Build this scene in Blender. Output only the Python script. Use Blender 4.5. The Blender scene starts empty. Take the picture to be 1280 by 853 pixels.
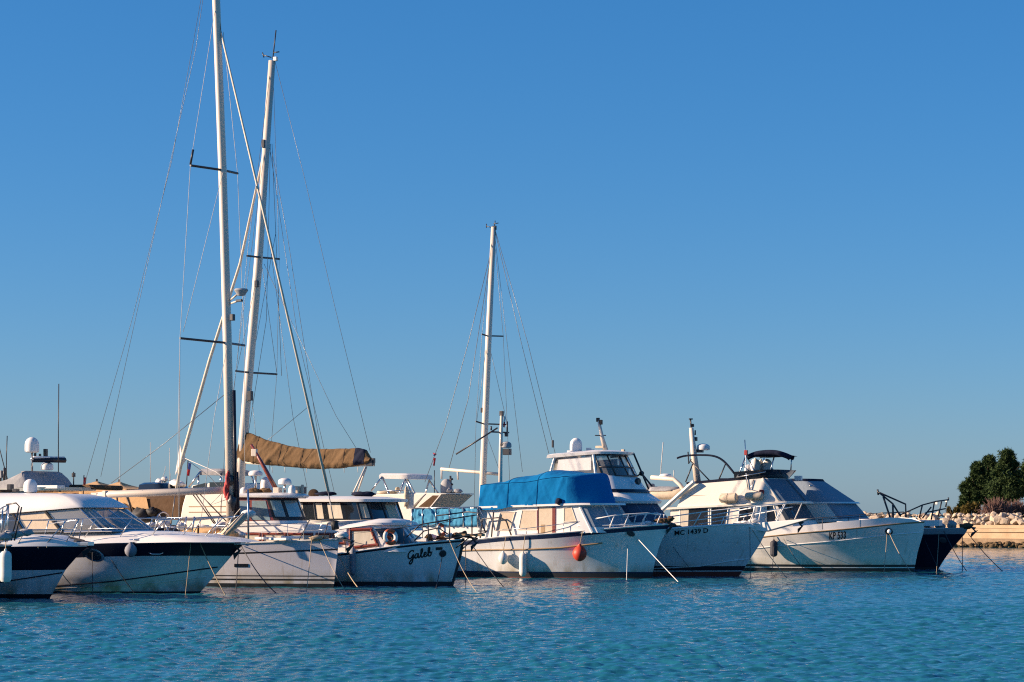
import bpy, bmesh, math, random
import numpy as np
from mathutils import Vector, Matrix, noise

random.seed(7); np.random.seed(7)
S = bpy.context.scene
COL = S.collection

# ------------------------------------------------------------------ camera
F = 2800.0; YH = 641.0; H = 2.6            # focal length and horizon in photo pixels (1280 wide), eye height in m
cam = bpy.data.cameras.new('camera'); cam_o = bpy.data.objects.new('camera', cam); COL.objects.link(cam_o)
cam_o.location = (0, 0, H); cam_o.rotation_euler = (math.radians(90), 0, 0)
cam.sensor_width = 36; cam.lens = 36 * F / 1280; cam.shift_y = (YH - 426.5) / 1280
cam.clip_start = 0.5; cam.clip_end = 20000
S.camera = cam_o

# ------------------------------------------------------------------ sky, sun, exposure
SUN_AZ = math.radians(3)       # how far the sun stands on the camera's side of due left
SUN_EL = math.radians(19)
to_sun = Vector((-math.cos(SUN_AZ) * math.cos(SUN_EL), -math.sin(SUN_AZ) * math.cos(SUN_EL), math.sin(SUN_EL)))
w = bpy.data.worlds.new('World'); S.world = w; w.use_nodes = True
nt = w.node_tree; bg = nt.nodes['Background']
sky = nt.nodes.new('ShaderNodeTexSky'); sky.sky_type = 'NISHITA'; sky.sun_disc = False
sky.sun_elevation = SUN_EL; sky.sun_rotation = math.atan2(to_sun.x, to_sun.y)
sky.air_density = 1.0; sky.dust_density = 0.3; sky.ozone_density = 9.0; sky.altitude = 0
hs = nt.nodes.new('ShaderNodeHueSaturation'); hs.inputs['Saturation'].default_value = 1.2
gm = nt.nodes.new('ShaderNodeGamma'); gm.inputs[1].default_value = 0.7
wb = nt.nodes.new('ShaderNodeMix'); wb.data_type = 'RGBA'; wb.blend_type = 'MULTIPLY'; wb.inputs[0].default_value = 1
wb.inputs[7].default_value = (.82, .895, 1.0, 1)                   # the camera's cool white balance
nt.links.new(sky.outputs[0], gm.inputs[0]); nt.links.new(gm.outputs[0], hs.inputs['Color']); nt.links.new(hs.outputs[0], wb.inputs[6]); nt.links.new(wb.outputs[2], bg.inputs[0])
bg.inputs[1].default_value = 0.09
sl = bpy.data.lights.new('sun', 'SUN'); sl.energy = 4.5; sl.angle = math.radians(0.5); sl.color = (1.0, 0.76, 0.55)
so = bpy.data.objects.new('sun', sl); COL.objects.link(so)
so.rotation_euler = to_sun.to_track_quat('Z', 'Y').to_euler(); so.location = (-40, 0, 30)
vs = S.view_settings; vs.view_transform = 'Standard'; vs.look = 'None'; vs.gamma = 1; vs.use_curve_mapping = False
vs.exposure = 1.25
S.render.engine = 'CYCLES'; S.cycles.max_bounces = 6; S.cycles.filter_width = 1.15
S.cycles.caustics_reflective = False; S.cycles.caustics_refractive = False; S.cycles.sample_clamp_indirect = 2.0
S.cycles.use_denoising = False                  # the little grain left is the photograph's own

# ------------------------------------------------------------------ materials
MATS = {}
def mat(name, col, rough=.5, metal=0., coat=0., var=0., vscale=2., bump=0., bscale=30., streak=False, spec=.5, dark=.55, sheen=0.):
    if name in MATS: return MATS[name]
    m = bpy.data.materials.new(name); m.use_nodes = True; MATS[name] = m
    t = m.node_tree; b = t.nodes['Principled BSDF']
    b.inputs['Base Color'].default_value = (*col, 1); b.inputs['Roughness'].default_value = rough
    b.inputs['Metallic'].default_value = metal; b.inputs['Coat Weight'].default_value = coat
    b.inputs['Coat Roughness'].default_value = .08; b.inputs['Specular IOR Level'].default_value = spec
    if sheen: b.inputs['Sheen Weight'].default_value = sheen
    tc = t.nodes.new('ShaderNodeTexCoord')
    if var or bump:
        mp = t.nodes.new('ShaderNodeMapping'); t.links.new(tc.outputs['Object'], mp.inputs[0])
        if streak: mp.inputs['Scale'].default_value = (1, 1, .22)
    if var:
        n = t.nodes.new('ShaderNodeTexNoise'); n.inputs['Scale'].default_value = vscale; n.inputs['Detail'].default_value = 7
        n.inputs['Roughness'].default_value = .68
        t.links.new(mp.outputs[0], n.inputs['Vector'])
        r = t.nodes.new('ShaderNodeMapRange'); r.inputs[1].default_value = .38; r.inputs[2].default_value = .72
        t.links.new(n.outputs['Fac'], r.inputs[0])
        mx = t.nodes.new('ShaderNodeMix'); mx.data_type = 'RGBA'
        mx.inputs[6].default_value = (*col, 1)
        mx.inputs[7].default_value = (col[0]*dark, col[1]*dark*.97, col[2]*dark*.9, 1)
        ml = t.nodes.new('ShaderNodeMath'); ml.operation = 'MULTIPLY'; ml.inputs[1].default_value = var
        t.links.new(r.outputs[0], ml.inputs[0]); t.links.new(ml.outputs[0], mx.inputs[0])
        t.links.new(mx.outputs[2], b.inputs['Base Color'])
        r2 = t.nodes.new('ShaderNodeMapRange'); r2.inputs[3].default_value = rough; r2.inputs[4].default_value = min(1, rough + .25)
        t.links.new(r.outputs[0], r2.inputs[0]); t.links.new(r2.outputs[0], b.inputs['Roughness'])
    if bump:
        n2 = t.nodes.new('ShaderNodeTexNoise'); n2.inputs['Scale'].default_value = bscale; n2.inputs['Detail'].default_value = 4
        t.links.new(tc.outputs['Object'], n2.inputs['Vector'])
        bp = t.nodes.new('ShaderNodeBump'); bp.inputs['Strength'].default_value = bump; bp.inputs['Distance'].default_value = .03
        t.links.new(n2.outputs['Fac'], bp.inputs['Height']); t.links.new(bp.outputs[0], b.inputs['Normal'])
    return m

def glass(name, tint=(.75, .82, .85), amt=.6):
    if name in MATS: return MATS[name]
    m = bpy.data.materials.new(name); m.use_nodes = True; MATS[name] = m
    t = m.node_tree; t.nodes.clear()
    out = t.nodes.new('ShaderNodeOutputMaterial'); tr = t.nodes.new('ShaderNodeBsdfTransparent'); gl = t.nodes.new('ShaderNodeBsdfGlossy')
    tr.inputs[0].default_value = (*tint, 1); gl.inputs['Roughness'].default_value = .03
    df = t.nodes.new('ShaderNodeBsdfDiffuse'); df.inputs[0].default_value = (.5, .5, .48, 1)
    fr = t.nodes.new('ShaderNodeFresnel'); fr.inputs[0].default_value = 1.7
    m1 = t.nodes.new('ShaderNodeMixShader'); m1.inputs[0].default_value = amt
    t.links.new(df.outputs[0], m1.inputs[1]); t.links.new(tr.outputs[0], m1.inputs[2])
    m2 = t.nodes.new('ShaderNodeMixShader')
    t.links.new(fr.outputs[0], m2.inputs[0]); t.links.new(m1.outputs[0], m2.inputs[1]); t.links.new(gl.outputs[0], m2.inputs[2])
    t.links.new(m2.outputs[0], out.inputs[0])
    return m

WHITE = mat('white_gelcoat', (.78, .76, .73), .32, coat=.2, var=.35, vscale=1.3, streak=True, dark=.8)
HULLW = mat('white_hull_paint', (.76, .75, .74), .36, coat=.15, var=.55, vscale=1.1, streak=True, dark=.74)
GREYH = mat('pale_grey_hull_paint', (.62, .59, .61), .38, coat=.25, var=.4, vscale=1.2, streak=True, dark=.8)
CREAM = mat('cream_gelcoat', (.74, .69, .61), .38, coat=.2, var=.35, vscale=1.4, streak=True, dark=.8)
NAVY = mat('navy_paint', (.006, .009, .022), .3, coat=.05, var=.3, vscale=2, dark=1.6, spec=.25)
NAVYB = mat('blue_navy_paint', (.012, .024, .065), .32, var=.3, vscale=2, dark=1.5, spec=.3)
SLATE = mat('slate_blue_cover', (.13, .18, .24), .8, var=.35, vscale=2, dark=.75, bump=.4, bscale=6, spec=.15)
SLATED = mat('dark_slate_mesh', (.07, .085, .105), .75, var=.4, vscale=2.5, dark=1.6, spec=.2)
BLACKP = mat('black_paint', (.012, .013, .017), .3, coat=.2, var=.3, vscale=2, dark=1.8)
REDP = mat('antifouling_red', (.2, .035, .025), .6, var=.6, vscale=3, dark=.45)
ANTIN = mat('antifouling_black', (.015, .017, .022), .6, var=.5, vscale=3, dark=1.8)
DECK = mat('deck_nonskid', (.68, .65, .6), .65, var=.4, vscale=3, bump=.15, bscale=60, dark=.8)
def grime(m, amt=.9, top=.65):
    # waterline scum and long scuffs along a hull (object space: z = 0 is the water)
    t = m.node_tree; b = t.nodes['Principled BSDF']; old = b.inputs['Base Color'].links[0].from_socket
    tc = t.nodes.new('ShaderNodeTexCoord'); sp = t.nodes.new('ShaderNodeSeparateXYZ'); t.links.new(tc.outputs['Object'], sp.inputs[0])
    def noise_(scale, sc, det=6):
        mp = t.nodes.new('ShaderNodeMapping'); mp.inputs['Scale'].default_value = sc; t.links.new(tc.outputs['Object'], mp.inputs[0])
        n = t.nodes.new('ShaderNodeTexNoise'); n.inputs['Scale'].default_value = scale; n.inputs['Detail'].default_value = det; t.links.new(mp.outputs[0], n.inputs['Vector']); return n.outputs['Fac']
    def rng_(x, a, c, lo=0., hi=1.):
        r = t.nodes.new('ShaderNodeMapRange'); r.inputs[1].default_value = a; r.inputs[2].default_value = c; r.inputs[3].default_value = lo; r.inputs[4].default_value = hi; t.links.new(x, r.inputs[0]); return r.outputs[0]
    def mul_(x, y):
        q = t.nodes.new('ShaderNodeMath'); q.operation = 'MULTIPLY'; t.links.new(x, q.inputs[0])
        if isinstance(y, float): q.inputs[1].default_value = y
        else: t.links.new(y, q.inputs[1])
        return q.outputs[0]
    def mix_(f, c, col):
        q = t.nodes.new('ShaderNodeMix'); q.data_type = 'RGBA'; t.links.new(f, q.inputs[0]); t.links.new(c, q.inputs[6]); q.inputs[7].default_value = (*col, 1); return q.outputs[2]
    band = mul_(mul_(rng_(sp.outputs[2], .2, top, 1., 0.), rng_(noise_(2.2, (1, 1, .5)), .35, .65)), amt)
    c = mix_(band, old, (.3, .24, .13))
    c = mix_(mul_(rng_(noise_(1.6, (.35, .35, 9), 5), .58, .72), .3), c, (.34, .34, .36))          # scuffs running along the side
    c = mix_(mul_(rng_(noise_(2.4, (3.2, 3.2, .16), 4), .6, .74), .42), c, (.36, .27, .17))        # rusty weep stains from the fittings
    t.links.new(c, b.inputs['Base Color'])
for m_ in (HULLW, GREYH): grime(m_)
STEEL = mat('stainless_tube', (.55, .56, .57), .22, metal=1.)
DARKST = mat('dark_tube', (.045, .045, .05), .4, metal=.3)
ALU = mat('painted_mast_alloy', (.64, .56, .47), .35, coat=.15, var=.35, vscale=1.0, streak=True, dark=.75)
WIRE = mat('rigging_wire', (.16, .17, .18), .4, metal=.6)
WIREL = mat('pale_rigging_rope', (.5, .48, .45), .6)
SMOKE = mat('smoked_glass', (.015, .018, .022), .05, spec=.8, coat=.3)
PALEG = mat('pale_lit_glass', (.3, .4, .38), .08, var=.7, vscale=2.2, dark=.35, spec=.8, coat=.4)  # pale light seen through the panes is put into their colour
BLUEG = mat('sky_painted_glass', (.2, .28, .31), .06, var=.6, vscale=2, dark=.5, spec=.8, coat=.5)  # pale blue sky reflection painted into the pane colour
CLEAR = glass('clear_glass'); VINYL = glass('clear_vinyl', (.85, .85, .84), .78)
CURT = mat('cream_curtain', (.62, .56, .46), .8, var=.6, vscale=5, streak=True, dark=.6, spec=.12)
BLIND = mat('beige_blind', (.6, .5, .38), .85, var=.35, vscale=4, dark=.75, bump=.3, bscale=6, spec=.12)
MAHOG = mat('mahogany_varnish', (.2, .035, .018), .3, coat=.6, var=.5, vscale=6, dark=.5)
TEAK = mat('weathered_teak', (.36, .24, .13), .6, var=.6, vscale=5, dark=.6)
TANC = mat('tan_sail_cover', (.175, .108, .056), .85, var=.4, vscale=3, dark=.65, bump=.5, bscale=9, spec=.12)
BLUEC = mat('bright_blue_canvas', (.002, .145, .37), .9, var=.3, vscale=2.5, dark=.75, bump=.5, bscale=5, spec=.12)
LBLUE = mat('light_blue_fabric', (.06, .25, .42), .85, var=.8, vscale=3.2, dark=1.7, bump=.6, bscale=6, spec=.12)
NAVYC = mat('navy_canvas', (.012, .016, .035), .8, var=.4, vscale=4, dark=1.7, bump=.4, bscale=10, spec=.12)
GREYC = mat('grey_canvas', (.34, .34, .35), .85, var=.5, vscale=3, dark=.65, bump=.5, bscale=6, spec=.12)
BLGC = mat('blue_grey_canvas', (.24, .29, .35), .8, var=.4, vscale=2, dark=.75, bump=.4, bscale=6, spec=.12)
BEIGEC = mat('beige_canvas', (.56, .36, .19), .85, var=.4, vscale=2, dark=.75, bump=.4, bscale=5, spec=.12)
BROWNC = mat('brown_canvas', (.12, .075, .045), .85, var=.5, vscale=3, dark=.5, bump=.5, bscale=6, spec=.12)
CLOTHW = mat('white_curtain_fabric', (.72, .7, .68), .85, var=.4, vscale=7, streak=True, dark=.75, spec=.12)
ROPEP = mat('pale_mooring_rope', (.4, .31, .2), .85, var=.5, vscale=20, dark=.6)
ROPED = mat('dark_mooring_rope', (.045, .045, .05), .85, var=.5, vscale=20, dark=1.6)
FENW = mat('white_fender_vinyl', (.66, .65, .62), .5, var=.6, vscale=4, dark=.7)
FENB = mat('navy_fender_vinyl', (.02, .022, .035), .6, var=.4, vscale=5, dark=1.8)
FENG = mat('grey_fender_fabric', (.22, .23, .27), .7, var=.4, vscale=5, dark=.7)
RED = mat('red_buoy_vinyl', (.52, .045, .02), .45, var=.4, vscale=4, dark=.7)
ORANGE = mat('orange_lifebuoy', (.62, .1, .03), .55, var=.3, vscale=6, dark=.7)
DOMEW = mat('white_dome_plastic', (.74, .72, .7), .4, var=.2, vscale=3, dark=.85)
RUBBER = mat('black_rubber', (.02, .02, .022), .7)
PINKR = mat('red_rope', (.35, .04, .04), .8)
YEL = mat('yellow_plastic', (.6, .42, .06), .5)
FLAGR = mat('red_flag_cloth', (.5, .02, .03), .8)
FLAGB = mat('blue_flag_cloth', (.04, .08, .3), .8)
INK = mat('black_lettering', (.008, .009, .012), .4)
ENGINE = mat('outboard_grey', (.12, .13, .16), .35, coat=.3)
LAMPW = mat('lamp_lens', (.85, .85, .82), .15)

# ------------------------------------------------------------------ mesh helpers
class MB:
    def __init__(s): s.v = []; s.f = []; s.m = []
    def add(s, vs, fs, mi=0):
        o = len(s.v); s.v += [tuple(p) for p in vs]
        for f in fs: s.f.append(tuple(i + o for i in f)); s.m.append(mi)
        return s
    def box(s, c, d, rot=0., mi=0):
        x, y, z = [k / 2 for k in d]; R = Matrix.Rotation(rot, 3, 'Z')
        P = [Vector(c) + R @ Vector(p) for p in ((-x,-y,-z),(x,-y,-z),(x,y,-z),(-x,y,-z),(-x,-y,z),(x,-y,z),(x,y,z),(-x,y,z))]
        return s.add(P, [(0,3,2,1),(4,5,6,7),(0,1,5,4),(1,2,6,5),(2,3,7,6),(3,0,4,7)], mi)
    def tube(s, pts, r, n=6, mi=0, caps=True, rs=None, flat=1.):
        P = [Vector(p) for p in pts]; k = len(P)
        if k < 2: return s
        vs = []; t0 = (P[1] - P[0]).normalized()
        up = Vector((0, 0, 1)) if abs(t0.z) < .9 else Vector((1, 0, 0))
        a = t0.cross(up).normalized()
        for i in range(k):
            t = ((P[min(i+1, k-1)] - P[max(i-1, 0)])).normalized()
            a = (a - t * a.dot(t)); a = a.normalized() if a.length > 1e-6 else t.orthogonal().normalized()
            b = t.cross(a); rr = rs[i] if rs else r
            for j in range(n):
                g = 2 * math.pi * j / n
                vs.append(P[i] + (a * math.cos(g) + b * math.sin(g) * flat) * rr)
        fs = [(i*n + j, i*n + (j+1) % n, (i+1)*n + (j+1) % n, (i+1)*n + j) for i in range(k-1) for j in range(n)]
        if caps: fs += [tuple(range(n-1, -1, -1)), tuple((k-1)*n + j for j in range(n))]
        return s.add(vs, fs, mi)
    def lathe(s, prof, c, n=18, mi=0, sx=1., sy=1., axis=None):
        vs = []; c = Vector(c)
        M = Vector((0, 0, 1)).rotation_difference(Vector(axis)).to_matrix() if axis else Matrix.Identity(3)
        for r, z in prof:
            for j in range(n):
                g = 2 * math.pi * j / n
                vs.append(c + M @ Vector((r * math.cos(g) * sx, r * math.sin(g) * sy, z)))
        k = len(prof)
        fs = [(i*n + j, i*n + (j+1) % n, (i+1)*n + (j+1) % n, (i+1)*n + j) for i in range(k-1) for j in range(n)]
        fs += [tuple(range(n-1, -1, -1)), tuple((k-1)*n + j for j in range(n))]
        return s.add(vs, fs, mi)
    def grid(s, P, mi=0, close=False):
        R, C = len(P), len(P[0]); vs = [p for row in P for p in row]
        fs = [(i*C + j, i*C + j+1, (i+1)*C + j+1, (i+1)*C + j) for i in range(R-1) for j in range(C-1)]
        if close: fs += [(i*C + C-1, i*C, (i+1)*C, (i+1)*C + C-1) for i in range(R-1)]
        return s.add(vs, fs, mi)
    def ball(s, c, r, mi=0, sc=(1,1,1), n=12):
        prof = [(max(.001, math.sin(math.pi*i/n)) * r, -math.cos(math.pi*i/n) * r * sc[2]) for i in range(n+1)]
        return s.lathe(prof, c, 14, mi, sc[0], sc[1])
    def build(s, name, mats, parent=None, smooth=False, bevel=0., solid=0., autosmooth=None):
        me = bpy.data.meshes.new(name); me.from_pydata(s.v, [], s.f)
        for m in (mats if isinstance(mats, (list, tuple)) else [mats]): me.materials.append(m)
        me.polygons.foreach_set('material_index', s.m)
        bm = bmesh.new(); bm.from_mesh(me)
        bmesh.ops.recalc_face_normals(bm, faces=bm.faces)
        if autosmooth:
            for e in bm.edges:
                e.smooth = not (len(e.link_faces) == 2 and e.calc_face_angle(0) > math.radians(autosmooth))
        bm.to_mesh(me); bm.free()
        if smooth or autosmooth: me.polygons.foreach_set('use_smooth', [True] * len(me.polygons))
        o = bpy.data.objects.new(name, me); COL.objects.link(o)
        if parent is not None: o.parent = parent.root if isinstance(parent, Boat) else parent
        if solid:
            md = o.modifiers.new('solid', 'SOLIDIFY'); md.thickness = solid; md.offset = 0
        if bevel:
            md = o.modifiers.new('bevel', 'BEVEL'); md.width = bevel; md.segments = 2; md.limit_method = 'ANGLE'; md.angle_limit = math.radians(35)
        return o

def tag(o, label=None, cat=None, group=None, kind=None):
    if label: o['label'] = label
    if cat: o['category'] = cat
    if group: o['group'] = group
    if kind: o['kind'] = kind
    return o
def empty(name, loc, label, cat, group=None, rz=0.):
    o = bpy.data.objects.new(name, None); COL.objects.link(o); o.location = loc; o.rotation_euler = (0, 0, rz)
    o.empty_display_size = .3
    return tag(o, label, cat, group)
def at(px, py, D): return Vector(((px - 640) / F * D, D, H - (py - YH) / F * D))
def on_water(px, py):
    D = F * H / (py - YH); return Vector(((px - 640) / F * D, D, 0.))
def interp(x, xs, ys): return float(np.interp(x, xs, ys))
def smooth_pts(P, n=6):
    P = [Vector(p) for p in P]; out = []
    for i in range(len(P) - 1):
        a, b, c, d = P[max(i-1, 0)], P[i], P[i+1], P[min(i+2, len(P)-1)]
        for k in range(n):
            t = k / n
            out.append(.5 * ((2*b) + (c-a)*t + (2*a-5*b+4*c-d)*t*t + (3*b-a-3*c+d)*t**3))
    return out + [P[-1]]

# ------------------------------------------------------------------ boats: everything below is in the boat's own frame
# u forward, v to port, z up; photo pixels only say where along a plane of the boat (at offset v) a point lies
class Boat:
    def __init__(s, name, label, cat, px0, D, psi, group=None, near=-1):
        s.D = D; s.X0 = (px0 - 640) / F * D; s.psi = math.radians(psi); s.near = near
        s.c, s.s = math.cos(s.psi), math.sin(s.psi)
        s.root = empty(name, (s.X0, D, 0), label, cat, group, -s.psi)
        s.ppm = F / D
    def L(s, px, py, v=0.):
        dx = (px - 640) / F
        u = (dx * (s.D + v * s.c) - s.X0 - v * s.s) / (s.c + dx * s.s)
        t = s.D - u * s.s + v * s.c
        return Vector((u, v, H - (py - YH) / F * t))
    def W(s, p): return s.root_matrix() @ Vector(p)
    def root_matrix(s): return Matrix.Translation((s.X0, s.D, 0)) @ Matrix.Rotation(-s.psi, 4, 'Z')

    # ---- hull
    def hull(s, sheer, stem, stern_px, beam, bands, tr=.8, sm=.42, p_deck=2.3, p_wl=1.7, wl=.82, flare=1.5, zb=-.45, wl_stern=.95,
             knuckle=None, deck=None, name='hull', cap=None, deck_drop=.0, ns=44, sheer_v=None):
        nv = s.near * beam * .42
        pts = sorted([tuple(s.L(px, py, nv if sheer_v is None else sheer_v))[::2] for px, py in sheer])
        st = sorted([(s.L(px, py, 0.).z, s.L(px, py, 0.).x) for px, py in stem])
        ust = s.L(stern_px, 720, 0).x
        uz = lambda z: interp(z, [a for a, b in st], [b for a, b in st]) if z >= st[0][0] else st[0][1] + (z - st[0][0]) * (st[1][1]-st[0][1]) / (st[1][0]-st[0][0])
        utip = st[-1][1]
        xs = [a for a, b in pts]; ys = [b for a, b in pts]
        tck = np.polyfit(xs, ys, min(3, len(xs) - 1)) if len(xs) > 2 else None
        def zs(u):
            u = min(u, utip)
            if len(xs) == 1: return ys[0]
            if u <= xs[0]: return ys[0] + (u - xs[0]) * max(-.02, min(.02, (ys[1]-ys[0])/(xs[1]-xs[0])))
            return interp(u, xs, ys)
        # smooth the sheer
        us = np.linspace(ust, utip, 80); zz = np.array([zs(u) for u in us])
        for _ in range(30): zz[1:-1] = (zz[:-2] + 2*zz[1:-1] + zz[2:]) / 4
        s.zs = lambda u: float(np.interp(u, us, zz))
        def g(t, p, tr):
            if t < sm: return 1 - (1 - tr) * ((sm - t) / sm) ** 2
            q = (t - sm) / (1 - sm); return max(0., 1 - q ** p)
        s.ust, s.utip = ust, utip
        def half(t, tt):
            d = beam/2 * g(t, p_deck, tr); b = beam/2 * wl * g(t, p_wl, wl_stern)
            tt = max(0., tt)
            if knuckle:
                kt, kf = knuckle
                if tt < kt: return b + (d - b) * kf * (tt / kt) ** flare
                return b + (d - b) * (kf + (1 - kf) * ((tt - kt) / (1 - kt)))
            return b + (d - b) * min(1.3, tt) ** flare
        s.uz = uz
        def hv(u, z):
            ut = uz(z); t = max(0., min(1., (u - ust) / (ut - ust)))
            ud = ust + t * (utip - ust)
            return half(t, (z - zb) / (s.zs(ud) - zb))
        s.hv = hv
        s.gun = lambda u: hv(u, s.zs(u))
        # levels: bands = [(top spec, material, n)] from the bottom up; spec ('a', z) or ('r', below sheer) or ('k',) the knuckle
        levels = [('a', zb)]; lm = []; mats = []
        for spec, m, n in bands:
            if m not in mats: mats.append(m)
            prev = levels[-1]
            for k in range(n): levels.append(spec if k == n - 1 else ('mix', prev, spec, (k + 1) / n)); lm.append(mats.index(m))
        def zl(spec, ud):
            if spec[0] == 'a': return spec[1]
            if spec[0] == 'r': return s.zs(ud) - spec[1] * (1 if len(spec) < 3 else max(spec[2], (s.zs(ud) - zb) / (s.zs(utip) - zb)))
            if spec[0] == 'f': return zb + (s.zs(ud) - zb) * spec[1]
            return zl(spec[1], ud) * (1 - spec[3]) + zl(spec[2], ud) * spec[3]
        T = [1 - (1 - i / ns) ** 1.35 for i in range(ns + 1)]
        mb = MB(); G = {}
        for sd in (-1, 1):
            P = []
            for spec in levels:
                row = []
                for t in T:
                    ud = ust + t * (utip - ust); z = zl(spec, ud); u = ust + t * (uz(z) - ust)
                    row.append(Vector((u, sd * max(.012, half(t, (z - zb) / (s.zs(ud) - zb))), z)))
                P.append(row)
            G[sd] = P
            for i in range(len(levels) - 1): mb.grid([P[i], P[i+1]], lm[i])
        for i in range(len(levels) - 1):      # transom and stem closure
            for k in (0, ns):
                mb.add([G[-1][i][k], G[1][i][k], G[1][i+1][k], G[-1][i+1][k]], [(0, 1, 2, 3)], lm[i])
        vs_all = mb
        o = mb.build(name, mats, s, autosmooth=32)
        # weld
        bm = bmesh.new(); bm.from_mesh(o.data); bmesh.ops.remove_doubles(bm, verts=bm.verts, dist=.003)
        bmesh.ops.recalc_face_normals(bm, faces=bm.faces)
        for e in bm.edges: e.smooth = not (len(e.link_faces) == 2 and e.calc_face_angle(0) > math.radians(26))
        bm.to_mesh(o.data); bm.free()
        s.hull_o = o
        dm = MB(); rows = []
        for k in range(ns + 1):
            a, b = G[-1][-1][k], G[1][-1][k]; dd = deck_drop * min(1, abs(a.y) / .7)
            rows.append([Vector((a.x, a.y + (b.y - a.y) * q, a.z + .05 * abs(a.y) * (1 - (2*q-1) ** 2) - (dd * min(1, 12 * q * (1 - q))))) for q in (0, .02, .06, .12, .25, .4, .6, .75, .88, .94, .98, 1)])
        dm.grid(rows); dm.build('deck', deck or DECK, s, smooth=True)
        if cap:
            for sd in (-1, 1):
                cm = MB(); cm.tube([G[sd][-1][k] + Vector((0, 0, .01)) for k in range(ns + 1)], cap[1], 6)
                cm.build('gunwale_rail', cap[0], s, smooth=True)
        return o
    def stripe(s, name, pts, r, m, off=0., flat=1.):
        mb = MB(); P = []
        for k in range(len(pts) - 1):
            for q in range(8):
                t = q / 8; P.append((pts[k][0] + (pts[k+1][0]-pts[k][0]) * t, pts[k][1] + (pts[k+1][1]-pts[k][1]) * t))
        P.append(pts[-1]); Q = [s.on_hull(px, py, off) for px, py in P]
        mb.tube(Q, r, 6); mb.build(name, m, s, smooth=True)
        mb = MB(); mb.tube([Vector((p.x, -p.y, p.z)) for p in Q], r, 6)
        return mb.build(name, m, s, smooth=True)
    def on_hull(s, px, py, off=0.):
        v = 1.2
        for _ in range(8):
            p = s.L(px, py, s.near * v); v = s.hv(p.x, p.z)
        p = s.L(px, py, s.near * v); p.y = s.near * (v + off); return p
    def on_rail(s, px, py, inset=.06):
        v = 1.2
        for _ in range(8):
            p = s.L(px, py, s.near * v); v = max(.02, s.gun(min(p.x, s.utip - .02)) - inset)
        return s.L(px, py, s.near * v)
    def rail(s, pts, posts, r=.016, m=None, name='railing', mid=None, mirror=True, sm=False, inset=.06, parent=None):
        P = [s.on_rail(*p, inset) if len(p) == 2 else s.L(*p) for p in pts]
        mb = MB(); Q = smooth_pts(P, 5) if sm else P
        runs = [(Q, r)]; mb2 = MB()
        for a in posts:
            px, py, qx, qy = a[:4]
            A = s.on_rail(px, py, inset) if len(a) == 4 else s.L(px, py, a[4])
            Bq = s.on_rail(qx, qy, inset) if len(a) == 4 else s.L(qx, qy, a[4])
            runs.append(([A, Bq], r * .9))
        for Q, rr in runs:
            mb.tube(Q, rr, 6)
            if mirror: mb2.tube([Vector((p.x, -p.y, p.z)) for p in Q], rr, 6)
        if mirror: mb2.build(name, m or STEEL, s, smooth=True)
        return mb.build(name, m or STEEL, s, smooth=True)
    def bulwark(s, name, pts, m, inset=.05, t=.05):
        # a raised side standing on the gunwale: (px, py of its top)
        P = []
        for a, b in zip(pts[:-1], pts[1:]):
            for q in range(8): P.append((a[0] + (b[0]-a[0])*q/8, a[1] + (b[1]-a[1])*q/8))
        P.append(pts[-1]); T = [s.on_rail(px, py, inset) for px, py in P]
        for sd in (1, -1):
            A = [Vector((p.x, p.y * sd, p.z)) for p in T]; Z = [Vector((p.x, p.y * sd, min(p.z, s.zs(min(p.x, s.utip)) - .02))) for p in T]
            d = [Vector((0, t if p.y * sd < 0 else -t, 0)) * min(1, abs(p.y) / .3) for p in T]
            if sd == -1: d = [Vector((0, -(t if p.y < 0 else -t), 0)) * min(1, abs(p.y) / .3) for p in T]
            mb = MB(); mb.grid([Z, A, [p + q for p, q in zip(A, d)], [p + q for p, q in zip(Z, d)]]); mb.build(name, m, s, autosmooth=40)
    # ---- superstructure
    def prism(s, name, pts, w, m, bevel=.025, parent=None, c=0.):
        N = []
        for p in pts:
            ww = p[2] if len(p) > 2 else w
            q = s.L(p[0], p[1], c + s.near * ww); N.append((q, ww))
        n = len(N); A = [q for q, ww in N]; Bv = [Vector((q.x, c - s.near * ww, q.z)) for q, ww in N]
        mb = MB(); mb.add(A + Bv, [tuple(range(n)), tuple(range(2*n-1, n-1, -1))] + [(i, (i+1) % n, n + (i+1) % n, n + i) for i in range(n)])
        return mb.build(name, m, parent or s, bevel=bevel)
    def panel(s, name, pts, w, m, t=.012, both=True, parent=None, bevel=0.):
        out = None
        for sd in ((1, -1) if both else (1,)):
            mb = MB(); N = []
            for p in pts:
                ww = w(p[0], p[1]) if callable(w) else (p[2] if len(p) > 2 else w)
                q = s.L(p[0], p[1], s.near * ww); N.append(Vector((q.x, q.y * sd, q.z)))
            n = len(N); d = Vector((0, s.near * sd * t, 0))
            mb.add([q + d for q in N] + [q - d for q in N], [tuple(range(n)), tuple(range(2*n-1, n-1, -1))] + [(i, (i+1) % n, n + (i+1) % n, n + i) for i in range(n)])
            o = mb.build(name, m, (parent[0] if sd == 1 else parent[1]) if isinstance(parent, tuple) else (parent or s), bevel=bevel)
            out = (out, o) if out else o
        return out
    def frame(s, name, pts, w, m, r=.02, both=True, parent=None, closed=True):
        for sd in ((1, -1) if both else (1,)):
            mb = MB(); N = []
            for p in pts:
                ww = w(p[0], p[1]) if callable(w) else (p[2] if len(p) > 2 else w)
                q = s.L(p[0], p[1], s.near * ww); N.append(Vector((q.x, q.y * sd, q.z)))
            if closed: N.append(N[0]); 
            for a, b in zip(N[:-1], N[1:]): 
                d = (b - a).normalized() * r * .7
                mb.tube([a - d, b + d], r, 6)
            o = mb.build(name, m, (parent[0] if sd == 1 else parent[1]) if isinstance(parent, tuple) else (parent or s))
        return o
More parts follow.
